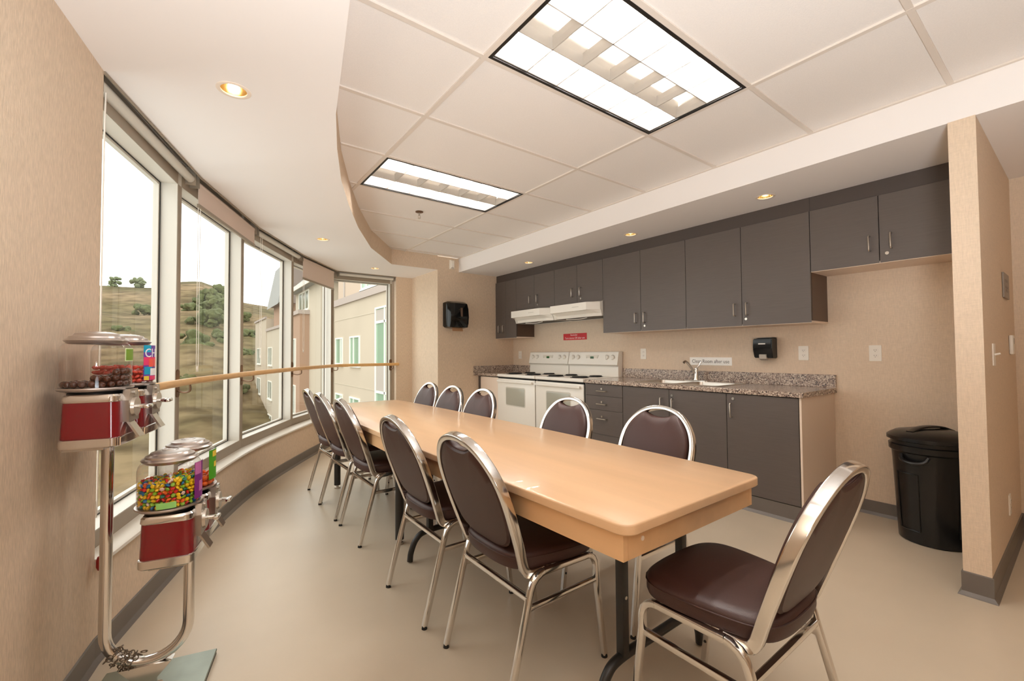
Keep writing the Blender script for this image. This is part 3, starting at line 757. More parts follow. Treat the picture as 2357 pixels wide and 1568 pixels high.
# ------------------------------------------------------------------ things on the walls
def outlet(loc, axis, label, kind='outlet', group='white wall plates'):
    """axis: direction the plate faces ('x-' or 'y-')"""
    x, y, z = loc
    t = thing('wall_outlet' if kind == 'outlet' else 'wall_switch', label, 'outlet' if kind == 'outlet' else 'switch', loc, 0, group)
    def fn(u, v, d): return (x-d, y-u, z+v) if axis == 'x-' else (x+u, y-d, z+v)
    def slab(nm, m, u0, u1, v0, v1, d0, d1, r=0.004, par=None):
        b = B(); p = rrect((u1-u0)/2, (v1-v0)/2, r, 3, (u0+u1)/2, (v0+v1)/2)
        b.loft([[fn(u, v, d0) for u, v in p], [fn(u, v, d1) for u, v in p]]); return obj(nm, b, m, par or t, smooth=False)
    slab('cover_plate', 'white_plastic', -0.036, 0.036, -0.058, 0.058, 0, 0.005)
    if kind == 'outlet':
        for v in (-0.02, 0.02):
            s = slab('socket', 'white_plastic', -0.017, 0.017, v-0.014, v+0.014, 0.005, 0.007, 0.008)
            b = B()
            for du in (-0.006, 0.006):
                p = rrect(0.0012, 0.005, 0.0005, 1, du, v+0.003); b.loft([[fn(q, w_, 0.0069) for q, w_ in p], [fn(q, w_, 0.0074) for q, w_ in p]])
            p = rrect(0.0022, 0.0022, 0.001, 2, 0, v-0.008); b.loft([[fn(q, w_, 0.0069) for q, w_ in p], [fn(q, w_, 0.0074) for q, w_ in p]])
            obj('slots', b, 'socket_dark', s, smooth=False)
    else:
        b = B(); c0 = Vector(fn(0, 0, 0.004)); c1 = Vector(fn(0, 0.006, 0.026)); b.cyl(c0, c1, 0.006, 0.0045, 10); obj('toggle', b, 'white_plastic', t)
    return t
outlet((XW, 5.21, 1.165), 'x-', 'white outlet in the corner left of the range backguards')
outlet((XW, 2.985, 1.178), 'x-', 'white outlet just right of the range backguards')
outlet((XW, 1.425, 1.182), 'x-', 'white outlet beside the black soap dispenser')
outlet((XW, 0.962, 1.180), 'x-', 'white outlet on the bare wall above the trash can')
outlet((3.385, 0.319, 1.175), 'y-', 'white toggle light switch on the side of the partition', 'switch')
outlet((3.82, 0.319, 0.305), 'y-', 'low white outlet on the side of the partition')
th = thing('thermostat', 'pale thermostat on the partition side, right of the light switch', 'thermostat', (4.13, 0.319, 1.23))
b = B(); b.box(4.09, 4.17, 0.300, 0.3185, 1.17, 1.29, 0.006); obj('case', b, 'white_plastic', th)
b = B(); b.box(4.11, 4.15, 0.2985, 0.3005, 1.235, 1.27); obj('face', b, 'printed_grey', th, smooth=False)
pl = thing('wall_plaque', 'small grey room plaque high on the partition side', 'plaque', (3.98, 0.319, 1.585))
b = B(); b.box(3.86, 4.10, 0.309, 0.3185, 1.51, 1.66, 0.002); obj('plate', b, 'plaque_grey', pl, smooth=False)
b = B()
for zz, w_ in ((1.615, 0.05), (1.575, 0.06), (1.555, 0.055)): b.box(3.97-w_, 3.97+w_, 0.308, 0.3092, zz-0.007, zz+0.007)
obj('raised_lines', b, 'socket_dark', pl, smooth=False)
# signs
on_kw = lambda y, z: (lambda v: Vector((XW-0.0032-v.z, y-v.x, z+v.y)))
sg = thing('wall_sign', 'white sign reading Clean Room after use behind the faucet', 'sign', (XW, 2.221, 1.105))
b = B(); b.box(XW-0.0032, XW, 2.011, 2.431, 1.067, 1.143); obj('plate', b, 'sign_white', sg, smooth=False)
obj('lettering', text_b('Clean Room after use', 0.05, on_kw(2.221, 1.103), width=0.37), 'ink_dark', sg, smooth=False)
sg = thing('wall_sign', 'small red sign with white lettering between range hood and ranges', 'sign', (XW, 4.045, 1.403))
b = B(); b.box(XW-0.0032, XW, 3.835, 4.258, 1.362, 1.446); obj('plate', b, 'sign_red', sg, smooth=False)
o = obj('lettering', text_b('Reminder', 0.034, on_kw(4.06, 1.426), width=0.125), 'ink_white', sg, smooth=False)
obj('lettering', text_b('Turn stoves Off after use', 0.036, on_kw(4.047, 1.386), width=0.36), 'ink_white', sg, smooth=False)
# soap dispenser
sd = thing('soap_dispenser', 'black wall soap dispenser with grey push tab under the cabinets', 'dispenser', (XW, 1.695, 1.22))
b = B(); b.loft([[(XW-d, y, z) for y, z in ((1.695-wd, zz), (1.695+wd, zz))] for d, wd, zz in ()]) if False else b.prism_y([(XW, 1.315), (XW-0.105, 1.306), (XW-0.112, 1.24), (XW-0.098, 1.215), (XW-0.085, 1.142), (XW, 1.138)], 1.622, 1.776)
bmesh.ops.bevel(b.bm, geom=list(b.bm.edges), offset=0.006, segments=2, affect='EDGES'); obj('case', b, 'black_plastic', sd)
b = B(); b.box(XW-0.113, XW-0.104, 1.672, 1.728, 1.258, 1.267); obj('label_strip', b, 'sign_white', sd, smooth=False)
b = B(); b.prism_y([(XW-0.085, 1.175), (XW-0.104, 1.17), (XW-0.098, 1.135), (XW-0.07, 1.122), (XW-0.06, 1.14)], 1.672, 1.728); obj('push_tab', b, 'printed_grey', sd, smooth=False)
b = B(); b.box(XW-0.102, XW-0.001, 1.622, 1.776, 1.315, 1.319); obj('top_cap', b, 'printed_grey', sd, smooth=False)
# paper towel dispenser
pt = thing('paper_towel_dispenser', 'black glossy paper towel dispenser on the far wall', 'dispenser', (3.01, YF, 1.56))
x0, x1 = 2.825, 3.145
b = B()
def prof_at(k):  # cross section x-range narrowing, (depth, z)
    pr = [(0.0, 1.885), (0.10, 1.890), (0.165, 1.865), (0.20, 1.80), (0.212, 1.70), (0.20, 1.62), (0.175, 1.575), (0.06, 1.565), (0.0, 1.585)]
    return [(d*k, z) for d, z in pr]
rings = []
for x, k, dz in ((x0, 0.72, 0.0), (x0+0.02, 0.92, 0), (x0+0.06, 1.0, 0), ((x0+x1)/2, 1.03, 0.004), (x1-0.06, 1.0, 0), (x1-0.02, 0.92, 0), (x1, 0.72, 0)):
    pp = prof_at(k); zc = 1.72; kk = 1.15*(0.93 if k < 0.8 else (0.98 if k < 0.95 else 1.0))
    rings.append([(x, YF-0.001-d, zc+(z-zc)*kk) for d, z in pp])
b.loft(rings); bmesh.ops.subdivide_edges(b.bm, edges=[], cuts=1); obj('case', b, 'black_gloss', pt)
b = B(); b.box(2.985, 3.015, YF-0.2225, YF-0.206, 1.70, 1.82, 0.003); obj('window_strip', b, 'laminate_side', pt)
b = B(); b.loft([[(x, YF-0.12-0.02*s_, 1.552-0.05*s_) for x in (2.90, 3.065)] + [(x, YF-0.117-0.02*s_, 1.552-0.05*s_) for x in (3.065, 2.90)] for s_ in (0, 0.5, 1)]); obj('paper_towel', b, 'towel_brown', pt, smooth=False)
ms = thing('motion_sensor', 'white motion sensor high in the far corner beside the beam', 'sensor', (2.955, YF, 2.44))
b = B(); b.loft([[(2.957+u*k, YF-d, 2.445+v) for u, v in ((-0.032, 0.062*k), (0.032, 0.062*k), (0.032, -0.066*k), (-0.032, -0.066*k))] for k, d in ((1, 0.0), (1, 0.02), (0.85, 0.045), (0.5, 0.056))]); obj('case', b, 'white_plastic', ms)
b = B(); b.box(2.937, 2.975, YF-0.05, YF-0.044, 2.385, 2.41, 0.003); obj('lens', b, 'printed_grey', ms)

# ------------------------------------------------------------------ table
tb = thing('dining_table', 'long maple laminate dining table with black metal legs', 'table', (1.33, 2.5, 0))
TY0, TY1, TCX = 0.757, 4.235, 1.335
def hw(y):
    u = (y-TY0)/(TY1-TY0); return 0.393 + 0.165*u*(1-u) - 0.028*u
pts = []
N = 24
def corner(cx, cy, r, a0, a1, k=5): return [(cx+r*cos(radians(a0+(a1-a0)*i/k)), cy+r*sin(radians(a0+(a1-a0)*i/k))) for i in range(k+1)]
r = 0.045
right = [(TCX+hw(TY0+r+(TY1-TY0-2*r)*i/N), TY0+r+(TY1-TY0-2*r)*i/N) for i in range(N+1)]
poly = corner(TCX+hw(TY0)-r, TY0+r, r, -90, -8) + right[1:-1] + corner(TCX+hw(TY1)-r, TY1-r, r, 8, 90)
poly = poly + [(2*TCX-x, y) for x, y in reversed(poly)]
def sc(d, z):
    o = []; n = len(poly)
    for i in range(n):
        a_, c_ = Vector(poly[i-1]), Vector(poly[(i+1) % n]); t_ = (c_-a_).normalized(); nn = Vector((t_.y, -t_.x))
        o.append((poly[i][0]-nn.x*d, poly[i][1]-nn.y*d, z))
    return o
b = B(); b.loft([sc(0.004, 0.704), sc(0.0, 0.708), sc(0.0, 0.730), sc(0.0015, 0.7335), sc(0.004, 0.735)]); obj('tabletop', b, 'maple', tb)
b = B()
ay0, ay1 = TY0+0.03, TY1-0.03
ys_ = [ay0 + (ay1-ay0)*i/14 for i in range(15)]
for sx in (1, -1):
    L = [(TCX+sx*(hw(y)-0.022), y) for y in ys_]; L2 = [(TCX+sx*(hw(y)-0.042), y) for y in ys_]
    b.loft([[(L[i][0], L[i][1], 0.626), (L[i][0], L[i][1], 0.7045), (L2[i][0], L2[i][1], 0.7045), (L2[i][0], L2[i][1], 0.626)] for i in range(15)])
for y in (ay0, ay1-0.02): b.box(TCX-hw(y)+0.0425, TCX+hw(y)-0.0425, y, y+0.02, 0.626, 0.7045)
obj('apron', b, 'maple_apron', tb, smooth=False)
b = B(); b.cyl((TCX-hw(ay0)+0.105, ay0+0.001, 0.672), (TCX-hw(ay0)+0.105, ay0-0.0025, 0.672), 0.007, n=12); obj('screw_cap', b, 'trim_white', tb)
def h_frame(y, px0, px1):
    fx0, fx1 = px0-0.105, px1+0.105
    for px in (px0, px1):
        b = B(); b.box(px-0.016, px+0.016, y-0.016, y+0.016, 0.15, 0.7045, 0.003); lg = obj('leg', b, 'black_metal', tb)
        b = B(); b.cyl((px, y-0.0155, 0.36), (px, y-0.0185, 0.36), 0.006, n=10); obj('bolt', b, 'brushed_steel', lg)
    b = B(); b.tube(catmull([(fx0-0.02, y, 0.008), (fx0-0.012, y, 0.06), (fx0+0.02, y, 0.125), (fx0+0.085, y, 0.155), ((px0+px1)/2, y, 0.158), (fx1-0.085, y, 0.155), (fx1-0.02, y, 0.125), (fx1+0.012, y, 0.06), (fx1+0.02, y, 0.008)], 6), 0.017, 12)
    obj('foot_bar', b, 'black_metal', tb)
    b = B()
    for px in (px0, px1): b.tube([(px, y+0.0, 0.50), (px+0.0, y+0.22, 0.70)], 0.008, 8)
    obj('brace', b, 'black_metal', tb)
h_frame(1.0, 1.213, 1.572)
h_frame(2.385, 1.16, 1.52)
for lx, ly in ((1.085, 2.66), (1.575, 2.66), (1.085, 4.09), (1.575, 4.09)):
    b = B(); b.cyl((lx, ly, 0.03), (lx, ly, 0.7045), 0.027, n=18); lg = obj('leg', b, 'black_metal', tb)
    b = B(); b.lathe([(0.024, 0.0), (0.026, 0.006), (0.024, 0.012), (0.012, 0.014), (0.012, 0.032)], (lx, ly, 0), 16, cap0=True); obj('glide', b, 'brushed_steel', lg)

# ------------------------------------------------------------------ chairs (local: origin on the floor, facing +x)
def chair_proto(label):
    t = thing('banquet_chair', label, 'chair', (0, 0, 0), 0, 'brown vinyl banquet chairs round the table')
    lo = dict(world=False)
    sq = rrect(0.0105, 0.0105, 0.003, 2)
    for s in (1, -1):
        y = s*0.2135
        front = [(0.232, y, 0.012), (0.190, y, 0.330)] + [(0.190-0.052+0.052*cos(radians(a)), y, 0.365+0.056*sin(radians(a))) for a in (8, 30, 50, 70, 88)]
        rear = [(-0.240, y, 0.012), (-0.150, y, 0.335)] + [(-0.075+0.066*cos(radians(a)), y, 0.360+0.066*sin(radians(a))) for a in (165, 145, 125, 105, 92)]
        b = B(); b.sweep(front, sq, (0, 1, 0)); f = obj('leg', b, 'chrome', t, **lo)
        for z in (0.10, 0.19):
            xx = 0.232-0.042*(z-0.012)/0.318
            b = B(); b.ball((xx+0.0, y-s*0.0112, z), 0.006, (1, 0.6, 1)); obj('bumper', b, 'black_rubber', f, **lo)
        b = B(); b.cyl((0.233, y, 0.0), (0.2315, y, 0.014), 0.0125, 0.0115, 12); obj('glide', b, 'black_rubber', f, **lo)
        b = B(); b.sweep(rear, sq, (0, 1, 0)); f = obj('leg', b, 'chrome', t, **lo)
        b = B(); b.cyl((-0.2405, y, 0.0), (-0.239, y, 0.014), 0.0125, 0.0115, 12); obj('glide', b, 'black_rubber', f, **lo)
        b = B(); b.sweep([(0.140, y, 0.421), (-0.077, y, 0.426)], sq, (0, 1, 0)); obj('seat_rail', b, 'chrome', t, **lo)
        b = B(); b.sweep([(0.193, y, 0.318), (-0.158, y, 0.318)], rrect(0.009, 0.009, 0.002, 2), (0, 1, 0)); obj('stretcher', b, 'chrome', t, **lo)
    b = B(); b.sweep([(-0.147, -0.2135, 0.350), (-0.147, 0.2135, 0.350)], rrect(0.009, 0.009, 0.002, 2), (1, 0, 0)); obj('cross_brace', b, 'chrome', t, **lo)
    b = B(); b.sweep([(0.12, -0.21, 0.424), (0.12, 0.21, 0.424)], rrect(0.012, 0.006, 0.002, 2), (1, 0, 0)); b.sweep([(-0.06, -0.21, 0.424), (-0.06, 0.21, 0.424)], rrect(0.012, 0.006, 0.002, 2), (1, 0, 0)); obj('seat_support', b, 'chrome', t, **lo)
    # seat cushion
    half = [(0.225, 0.0), (0.222, 0.09), (0.206, 0.165), (0.165, 0.209), (0.10, 0.221), (0.0, 0.212), (-0.09, 0.194), (-0.140, 0.176), (-0.172, 0.145), (-0.188, 0.08), (-0.191, 0.0)]
    ol = catmull(half, 4); ol = [(p[0], p[1]) for p in catmull([(x, y, 0) for x, y in half] + [(x, -y, 0) for x, y in reversed(half[1:-1])], 4, True)]
    ring = lambda k, z: [(0.01+(x-0.01)*k, y*k, z) for x, y in ol]
    b = B(); b.loft([ring(0.93, 0.4325), ring(0.985, 0.436), ring(1.0, 0.446), ring(1.0, 0.474), ring(0.988, 0.484), ring(0.95, 0.4915), ring(0.80, 0.497), ring(0.5, 0.501), ring(0.2, 0.502)])
    st = obj('seat_cushion', b, 'brown_vinyl', t, **lo)
    b = B(); b.tube([(x, y, 0.475) for x, y in [(p[0]*1.003, p[1]*1.003) for p in ol]][::2], 0.0028, 6, True); obj('piping', b, 'brown_vinyl', st, **lo)
    # back frame: flat chrome band
    bx = lambda z: -0.147 - 0.355*(z-0.44)
    nv = Vector((0.9424, 0, 0.3345))
    hv = [(0.470, 0.193), (0.53, 0.203), (0.60, 0.210), (0.67, 0.2135), (0.735, 0.209), (0.790, 0.190), (0.835, 0.158), (0.871, 0.114), (0.892, 0.060), (0.899, 0.0)]
    side = [(-0.03, 0.19, 0.4215), (-0.09, 0.19, 0.4185), (-0.13, 0.19, 0.424), (-0.147, 0.190, 0.442)]
    up1 = [Vector(p) for p in side] + [Vector((bx(z), h, z)) for z, h in hv]
    path = up1 + [Vector((p.x, -p.y, p.z)) for p in reversed(up1[:-1])]
    P = [path[0]] + list(catmull(path, 4)[1:])
    refs = []
    for i, p in enumerate(P):
        tt = (P[min(i+1, len(P)-1)] - P[max(i-1, 0)]).normalized()
        if p.z < 0.47:
            r_ = Vector((0, 1, 0)).cross(tt); 
            if p.y < 0: r_ = -r_
            refs.append(tuple(r_))
        else: refs.append(tuple(nv))
    b = B(); b.sweep(P, rrect(0.0115, 0.0165, 0.004, 3), refs); obj('back_frame', b, 'chrome', t, **lo)
    # back cushion
    hf = [(0.0, 0.497), (0.075, 0.500), (0.128, 0.515), (0.164, 0.545), (0.185, 0.60), (0.194, 0.665), (0.192, 0.730), (0.177, 0.785), (0.149, 0.826), (0.118, 0.858), (0.092, 0.871), (0.076, 0.866), (0.044, 0.855), (0.0, 0.851)]
    full = [(y, z, 0) for y, z in hf] + [(-y, z, 0) for y, z in reversed(hf[1:-1])]
    ol2 = [(p[0], p[1]) for p in catmull(full, 4, True)]
    zc = 0.66
    def bring(k, d): 
        out = []
        for y, z in ol2:
            yy, zz = y*k, zc+(z-zc)*k
            out.append((bx(zz)+nv.x*d, yy, zz+nv.z*d))
        return out
    b = B(); b.loft([bring(0.3, -0.018), bring(0.8, -0.017), bring(0.955, -0.014), bring(0.995, -0.006), bring(1.0, 0.006), bring(0.985, 0.020), bring(0.93, 0.030), bring(0.75, 0.036), bring(0.4, 0.038)])
    bc = obj('back_cushion', b, 'brown_vinyl', t, **lo)
    b = B(); b.tube(bring(1.0, -0.006)[::2], 0.003, 6, True); obj('piping', b, 'brown_vinyl', bc, **lo)
    return t
ch0 = chair_proto('brown banquet chair at the near head of the table, its whole seat showing')
ch0.location = (1.385, 0.695, 0); ch0.rotation_euler = (0, 0, pi/2)
for y, x, rz, l in ((1.405, 1.10, 0.0, 'brown banquet chair on the window side nearest the camera'),
                (1.995, 1.08, 0.0, 'second brown banquet chair from the camera on the window side'),
                (2.975, 1.108, 0.0, 'third brown banquet chair on the window side, before an overlapping pair'),
                (3.52, 1.10, 0.02, 'fourth brown banquet chair from the camera on the window side, partly hiding the farthest one'),
                (3.975, 1.11, 0.0, 'farthest brown banquet chair on the window side, its back overlapped by the next'),
                (1.405, 1.745, pi, 'brown banquet chair on the kitchen side nearest the camera, before the sink cabinet'),
                (2.045, 1.70, pi, 'second brown banquet chair on the kitchen side, before the right range and drawers'),
                (2.98, 1.635, pi, 'brown banquet chair on the kitchen side just left of the left range'),
                (3.43, 1.605, pi, 'middle of the three small far chairs on the kitchen side, below the towel dispenser'),
                (3.97, 1.64, pi, 'farthest brown banquet chair on the kitchen side, by the far wall corner')):
    dup(ch0, (x, y, 0), rz, l)

# ------------------------------------------------------------------ trash can
tc = thing('trash_can', 'round black plastic trash can with lid beside the partition', 'trash can', (3.785, 0.637, 0))
cx, cy = 3.785, 0.637
b = B(); b.lathe([(0.160, 0.0), (0.168, 0.006), (0.176, 0.2), (0.188, 0.50), (0.192, 0.555), (0.205, 0.565), (0.207, 0.60), (0.196, 0.605), (0.196, 0.635), (0.186, 0.63), (0.165, 0.02)], (cx, cy, 0), 40, cap0=True)
can = obj('bin_body', b, 'black_plastic', tc)
for a in (150, 250, 50):
    b = B(); a0 = radians(a)
    pr = [(-0.062, 0.08), (0.062, 0.08), (0.062, 0.43), (-0.062, 0.43)]
    ring = lambda e: [(cx+(0.17+0.04*z+e)*cos(a0+u/0.185), cy+(0.17+0.04*z+e)*sin(a0+u/0.185), z) for u, z in pr]
    pts = []
    for (u0, z0), (u1, z1) in zip(pr, pr[1:]+pr[:1]):
        for k in range(6): 
            u = u0+(u1-u0)*k/6; z = z0+(z1-z0)*k/6; pts.append((cx+(0.1705+0.036*z)*cos(a0+u/0.185), cy+(0.1705+0.036*z)*sin(a0+u/0.185), z))
    b.tube(pts, 0.005, 6, True); obj('rib', b, 'black_plastic', tc)
for a in (165, 345):
    a0 = radians(a); b = B()
    b.tube(catmull([(cx+rr*cos(a0+u), cy+rr*sin(a0+u), z) for rr, u, z in ((0.195, -0.36, 0.545), (0.212, -0.25, 0.515), (0.22, 0, 0.505), (0.212, 0.25, 0.515), (0.195, 0.36, 0.545))], 5), 0.012, 8); obj('handle', b, 'black_plastic', tc)
b = B(); b.lathe([(0.205, 0.628), (0.215, 0.632), (0.214, 0.652), (0.20, 0.664), (0.17, 0.682), (0.10, 0.698), (0.03, 0.702), (0.001, 0.702)], (cx, cy, 0), 40, cap1=False)
lid = obj('lid', b, 'black_plastic', tc)
b = B()
for sgn in (1, -1):
    b.sweep(catmull([(cx-0.16*sgn*0+(-0.15)*cos(radians(-30))*1+0.0, cy-0.15*sin(radians(-30)), 0.684), (cx-0.05, cy+0.03, 0.712), (cx+0.05, cy-0.03, 0.712), (cx+0.15*cos(radians(-30)), cy+0.15*sin(radians(-30)), 0.684)], 5), rrect(0.022, 0.006, 0.004, 2), (0, 0, 1)); break
obj('lid_handle', b, 'black_plastic', lid)

# ------------------------------------------------------------------ candy machines
CX, CY, CTH = -0.104, 2.03, radians(-13.9)      # stand axis and the way it is turned
vs = thing('vending_stand', 'chrome U-shaped stand carrying four red candy machines by the window', 'stand', (CX, CY, 0))
b = B(); b.box(CX-0.172, CX+0.176, CY-0.165, CY+0.165, 0.013, 0.021, 0.002, seg=1); bp = obj('base_plate', b, 'plate_green', vs, smooth=False)
b = B(); b.box(CX-0.17, CX+0.174, CY-0.163, CY+0.163, 0.0, 0.013); obj('base_pad', b, 'black_rubber', vs, smooth=False)
XA, XC, YP = CX-0.1195, CX+0.1195, CY
rr = (XC-XA)/2; zc = 0.245
pts = [(XA, YP, 0.910), (XA, YP, 0.6), (XA, YP, 0.4)] + [(XA+rr-rr*cos(radians(a)), YP, zc-rr*sin(radians(a))) for a in range(0, 181, 10)] + [(XC, YP, 0.4), (XC, YP, 0.507)]
b = B(); b.tube(pts, 0.0172, 16, refs=(0, 1, 0)); obj('pole', b, 'chrome', vs)
xm = (XA+XC)/2
b = B(); b.loft([[(xm-0.075, YP-0.02, 0.118), (xm+0.075, YP-0.02, 0.118), (xm+0.075, YP+0.02, 0.118), (xm-0.075, YP+0.02, 0.118)], [(xm-0.022, YP-0.022, 0.058), (xm+0.022, YP-0.022, 0.058), (xm+0.022, YP+0.022, 0.058), (xm-0.022, YP+0.022, 0.058)]])
obj('saddle', b, 'chrome', vs, smooth=False)
b = B(); b.lathe([(0.05, 0.018), (0.048, 0.026), (0.03, 0.034), (0.027, 0.06), (0.02, 0.062)], (xm, YP, 0), 24); obj('collar', b, 'chrome', vs)
for x, z in ((XA, 0.910), (XC-0.02, 0.508)):
    b = B(); b.box(x-0.05, x+0.05, YP-0.17, YP+0.17, z-0.004, z+0.0045); obj('mount_plate', b, 'brushed_steel', vs, smooth=False)
# chain wrapped on the U-bend
b = B(); rc = random.Random(3)
for a in (38, 48, 58, 68):
    c0 = Vector((XA+rr-rr*cos(radians(a)), YP, zc-rr*sin(radians(a)))); tdir = Vector((sin(radians(a)), 0, -cos(radians(a))))
    nn = Vector((cos(radians(a)), 0, sin(radians(a))))
    for k in range(9):
        th = 2*pi*k/9 + a*0.1; rad = 0.0235
        p = c0 + (nn*cos(th) + Vector((0, 1, 0))*sin(th))*rad + tdir*rc.uniform(-0.004, 0.004)
        ax = (nn*cos(th)+Vector((0, 1, 0))*sin(th)) if k % 2 else tdir
        b.torus(p, 0.0085, 0.0018, ax + tdir*rc.uniform(-0.3, 0.3), 12, 6)
for k in range(6):
    p = Vector((XA+0.062+0.012*k, YP-0.03-0.002*k, 0.165+0.008*(k % 3))); b.torus(p, 0.009, 0.0018, (rc.uniform(-1, 1), 1, rc.uniform(-1, 1)), 12, 6)
chain_o = tag(obj('chain', b, 'chain_steel'), 'steel chain wrapped round the bend of the chrome candy stand', 'chain')

GR = 0.089
def patch(c, r, a0, a1, z0, z1, n=8):
    """piece of a cylinder wall: angle 0 = +x, measured counterclockwise"""
    b = B()
    for k in range(n):
        u0 = radians(a0+(a1-a0)*k/n); u1 = radians(a0+(a1-a0)*(k+1)/n)
        b.face([(c[0]+r*cos(u0), c[1]+r*sin(u0), z0), (c[0]+r*cos(u1), c[1]+r*sin(u1), z0), (c[0]+r*cos(u1), c[1]+r*sin(u1), z1), (c[0]+r*cos(u0), c[1]+r*sin(u0), z1)])
    bmesh.ops.remove_doubles(b.bm, verts=b.bm.verts, dist=1e-6)
    q = bmesh.ops.extrude_face_region(b.bm, geom=list(b.bm.faces))
    for v in q['geom']:
        if isinstance(v, bmesh.types.BMVert):
            d = Vector((v.co.x-c[0], v.co.y-c[1], 0)).normalized()*0.0006; v.co += d
    return b
def machine(c, label):
    x, y, z = c
    t = thing('candy_machine', label, 'candy machine', c, 0, 'red candy vending machines')
    rg = lambda w, d, zz, r=0.024, dx=0.011: [(x+dx+a, y+b_, z+zz) for a, b_ in rrect(w, d, r, 5)]
    b = B(); b.loft([rg(0.0745, 0.084, 0.0), rg(0.077, 0.0865, 0.003), rg(0.077, 0.0865, 0.028), rg(0.073, 0.082, 0.0305)]); obj('base_flange', b, 'chrome', t)
    b = B(); b.loft([rg(0.0735, 0.0825, 0.0295), rg(0.0705, 0.079, 0.142)]); obj('body', b, 'red_paint', t)
    b = B(); b.loft([rg(0.0715, 0.080, 0.142), rg(0.073, 0.082, 0.145), rg(0.072, 0.081, 0.160), rg(0.067, 0.076, 0.166)]); obj('top_collar', b, 'chrome', t)
    b = B(); b.lathe([(0.07, 0.165), (0.068, 0.170), (0.074, 0.174)], c, 28); obj('neck', b, 'black_metal', t)
    b = B(); b.lathe([(0.074, 0.1735), (GR+0.002, 0.178), (GR+0.006, 0.183), (GR+0.005, 0.187), (GR-0.002, 0.188), (0.03, 0.183), (0.001, 0.183)], c, 40); obj('tray', b, 'lid_silver', t)
    b = B(); b.lathe([(GR, 0.188), (GR, 0.306), (GR-0.003, 0.318), (GR-0.009, 0.327), (GR-0.018, 0.332), (GR-0.024, 0.333)], c, 48); obj('globe', b, 'globe_plastic', t)
    b = B(); b.lathe([(GR-0.020, 0.327), (GR-0.013, 0.333), (GR-0.009, 0.338), (GR-0.013, 0.343), (GR-0.019, 0.345), (GR-0.021, 0.351), (GR-0.031, 0.355), (GR-0.035, 0.361), (GR-0.055, 0.366), (0.001, 0.367)], c, 40); ld = obj('lid', b, 'lid_silver', t)
    b = B(); b.torus((x, y, z+0.3666), 0.022, 0.0012, (0, 0, 1), 24, 6); obj('embossed_ring', b, 'lid_silver', ld)
    # coin mechanism on the front (+x)
    b = B(); b.loft([[(x+d, y+u, z+v) for u, v in ((-0.040, 0.072), (0.040, 0.072), (0.042, 0.142), (0.030, 0.178), (-0.030, 0.178), (-0.042, 0.142))] for d in (0.080, 0.099)]); cm = obj('coin_plate', b, 'cast_steel', t, smooth=False)
    b = B(); b.cyl((x+0.097, y, z+0.118), (x+0.108, y, z+0.118), 0.034, 0.031, 24); obj('coin_dial', b, 'brushed_steel', cm)
    b = B(); b.cyl((x+0.106, y, z+0.118), (x+0.135, y, z+0.118), 0.008, n=12); b.box(x+0.128, x+0.146, y-0.024, y+0.024, z+0.111, z+0.125, 0.005); obj('handle', b, 'chrome', cm)
    b = B(); b.cyl((x+0.096, y+0.0, z+0.166), (x+0.104, y, z+0.166), 0.009, n=10); obj('lock', b, 'brushed_steel', cm)
    b = B(); b.loft([[(x+0.086+d, y+u, z+v) for d, v in ((0.0, 0.070), (0.006, 0.072), (0.036, 0.020), (0.030, 0.017))] for u in (-0.022, 0.022)]); obj('chute_flap', b, 'brushed_steel', t, smooth=False)
    return t
UZ, LZ = 0.915, 0.5128
mA, mB = (CX-0.115, CY-0.101, UZ), (CX-0.115, CY+0.101, UZ)
mC, mD = (CX+0.086, CY-0.101, LZ), (CX+0.086, CY+0.101, LZ)
tA = machine(mA, 'upper red candy machine nearer the camera, holding brown chocolate balls')
tB = machine(mB, 'upper red candy machine behind, with a bright label lettered CH')
tC = machine(mC, 'lower red candy machine nearer the camera, full of small multicoloured candy')
tD = machine(mD, 'lower red candy machine behind, with a green label and orange candy')
def lbl(parent, name, m, c, a0, a1, z0, z1, r=GR+0.0008): return obj(name, patch(c, r, a0, a1, c[2]+z0, c[2]+z1), m, parent)
def wrap_text(parent, body, size, m, c, ang, z, width=None, r=GR+0.0018, rot=0):
    def fn(v):
        a = radians(ang) + v.x/r; rad = r + v.z
        return Vector((c[0]+rad*cos(a), c[1]+rad*sin(a), c[2]+z+v.y))
    return obj('label_letters', text_b(body, size, fn, width=width), m, parent)
g = lbl(tA, 'label', 'label_pale', mA, -21, 9, 0.270, 0.313); lbl(g, 'label_print', 'label_green', mA, -19, 7, 0.273, 0.310, GR+0.0016)
L = lbl(tB, 'label', 'label_violet', mB, -34, 30, 0.196, 0.326)
lbl(L, 'label_patch', 'label_cyan', mB, -34, -14, 0.300, 0.326, GR+0.0014); lbl(L, 'label_patch', 'label_cyan', mB, -32, -10, 0.218, 0.246, GR+0.0014)
lbl(L, 'label_patch', 'label_pink', mB, -34, 20, 0.252, 0.282, GR+0.0013); lbl(L, 'label_patch', 'label_white', mB, -16, 28, 0.214, 0.240, GR+0.0015); lbl(L, 'label_patch', 'label_yellow', mB, -33, -20, 0.197, 0.212, GR+0.0015); lbl(L, 'label_patch', 'label_pink', mB, -18, 10, 0.197, 0.212, GR+0.0016)
wrap_text(L, 'CH', 0.046, 'label_white', mB, -13, 0.296, width=0.056)
for a in (-13, 6):
    b = patch(mB, GR+0.0017, a-8, a+8, mB[2]+0.246, mB[2]+0.276); obj('label_picture', b, 'candy_coral', L)
g = lbl(tC, 'label', 'label_purple', mC, -28, 16, 0.198, 0.322); lbl(g, 'label_patch', 'label_lilac', mC, -27, -6, 0.280, 0.321, GR+0.0014); lbl(g, 'label_patch', 'label_lilac', mC, -14, 2, 0.22, 0.255, GR+0.0014)
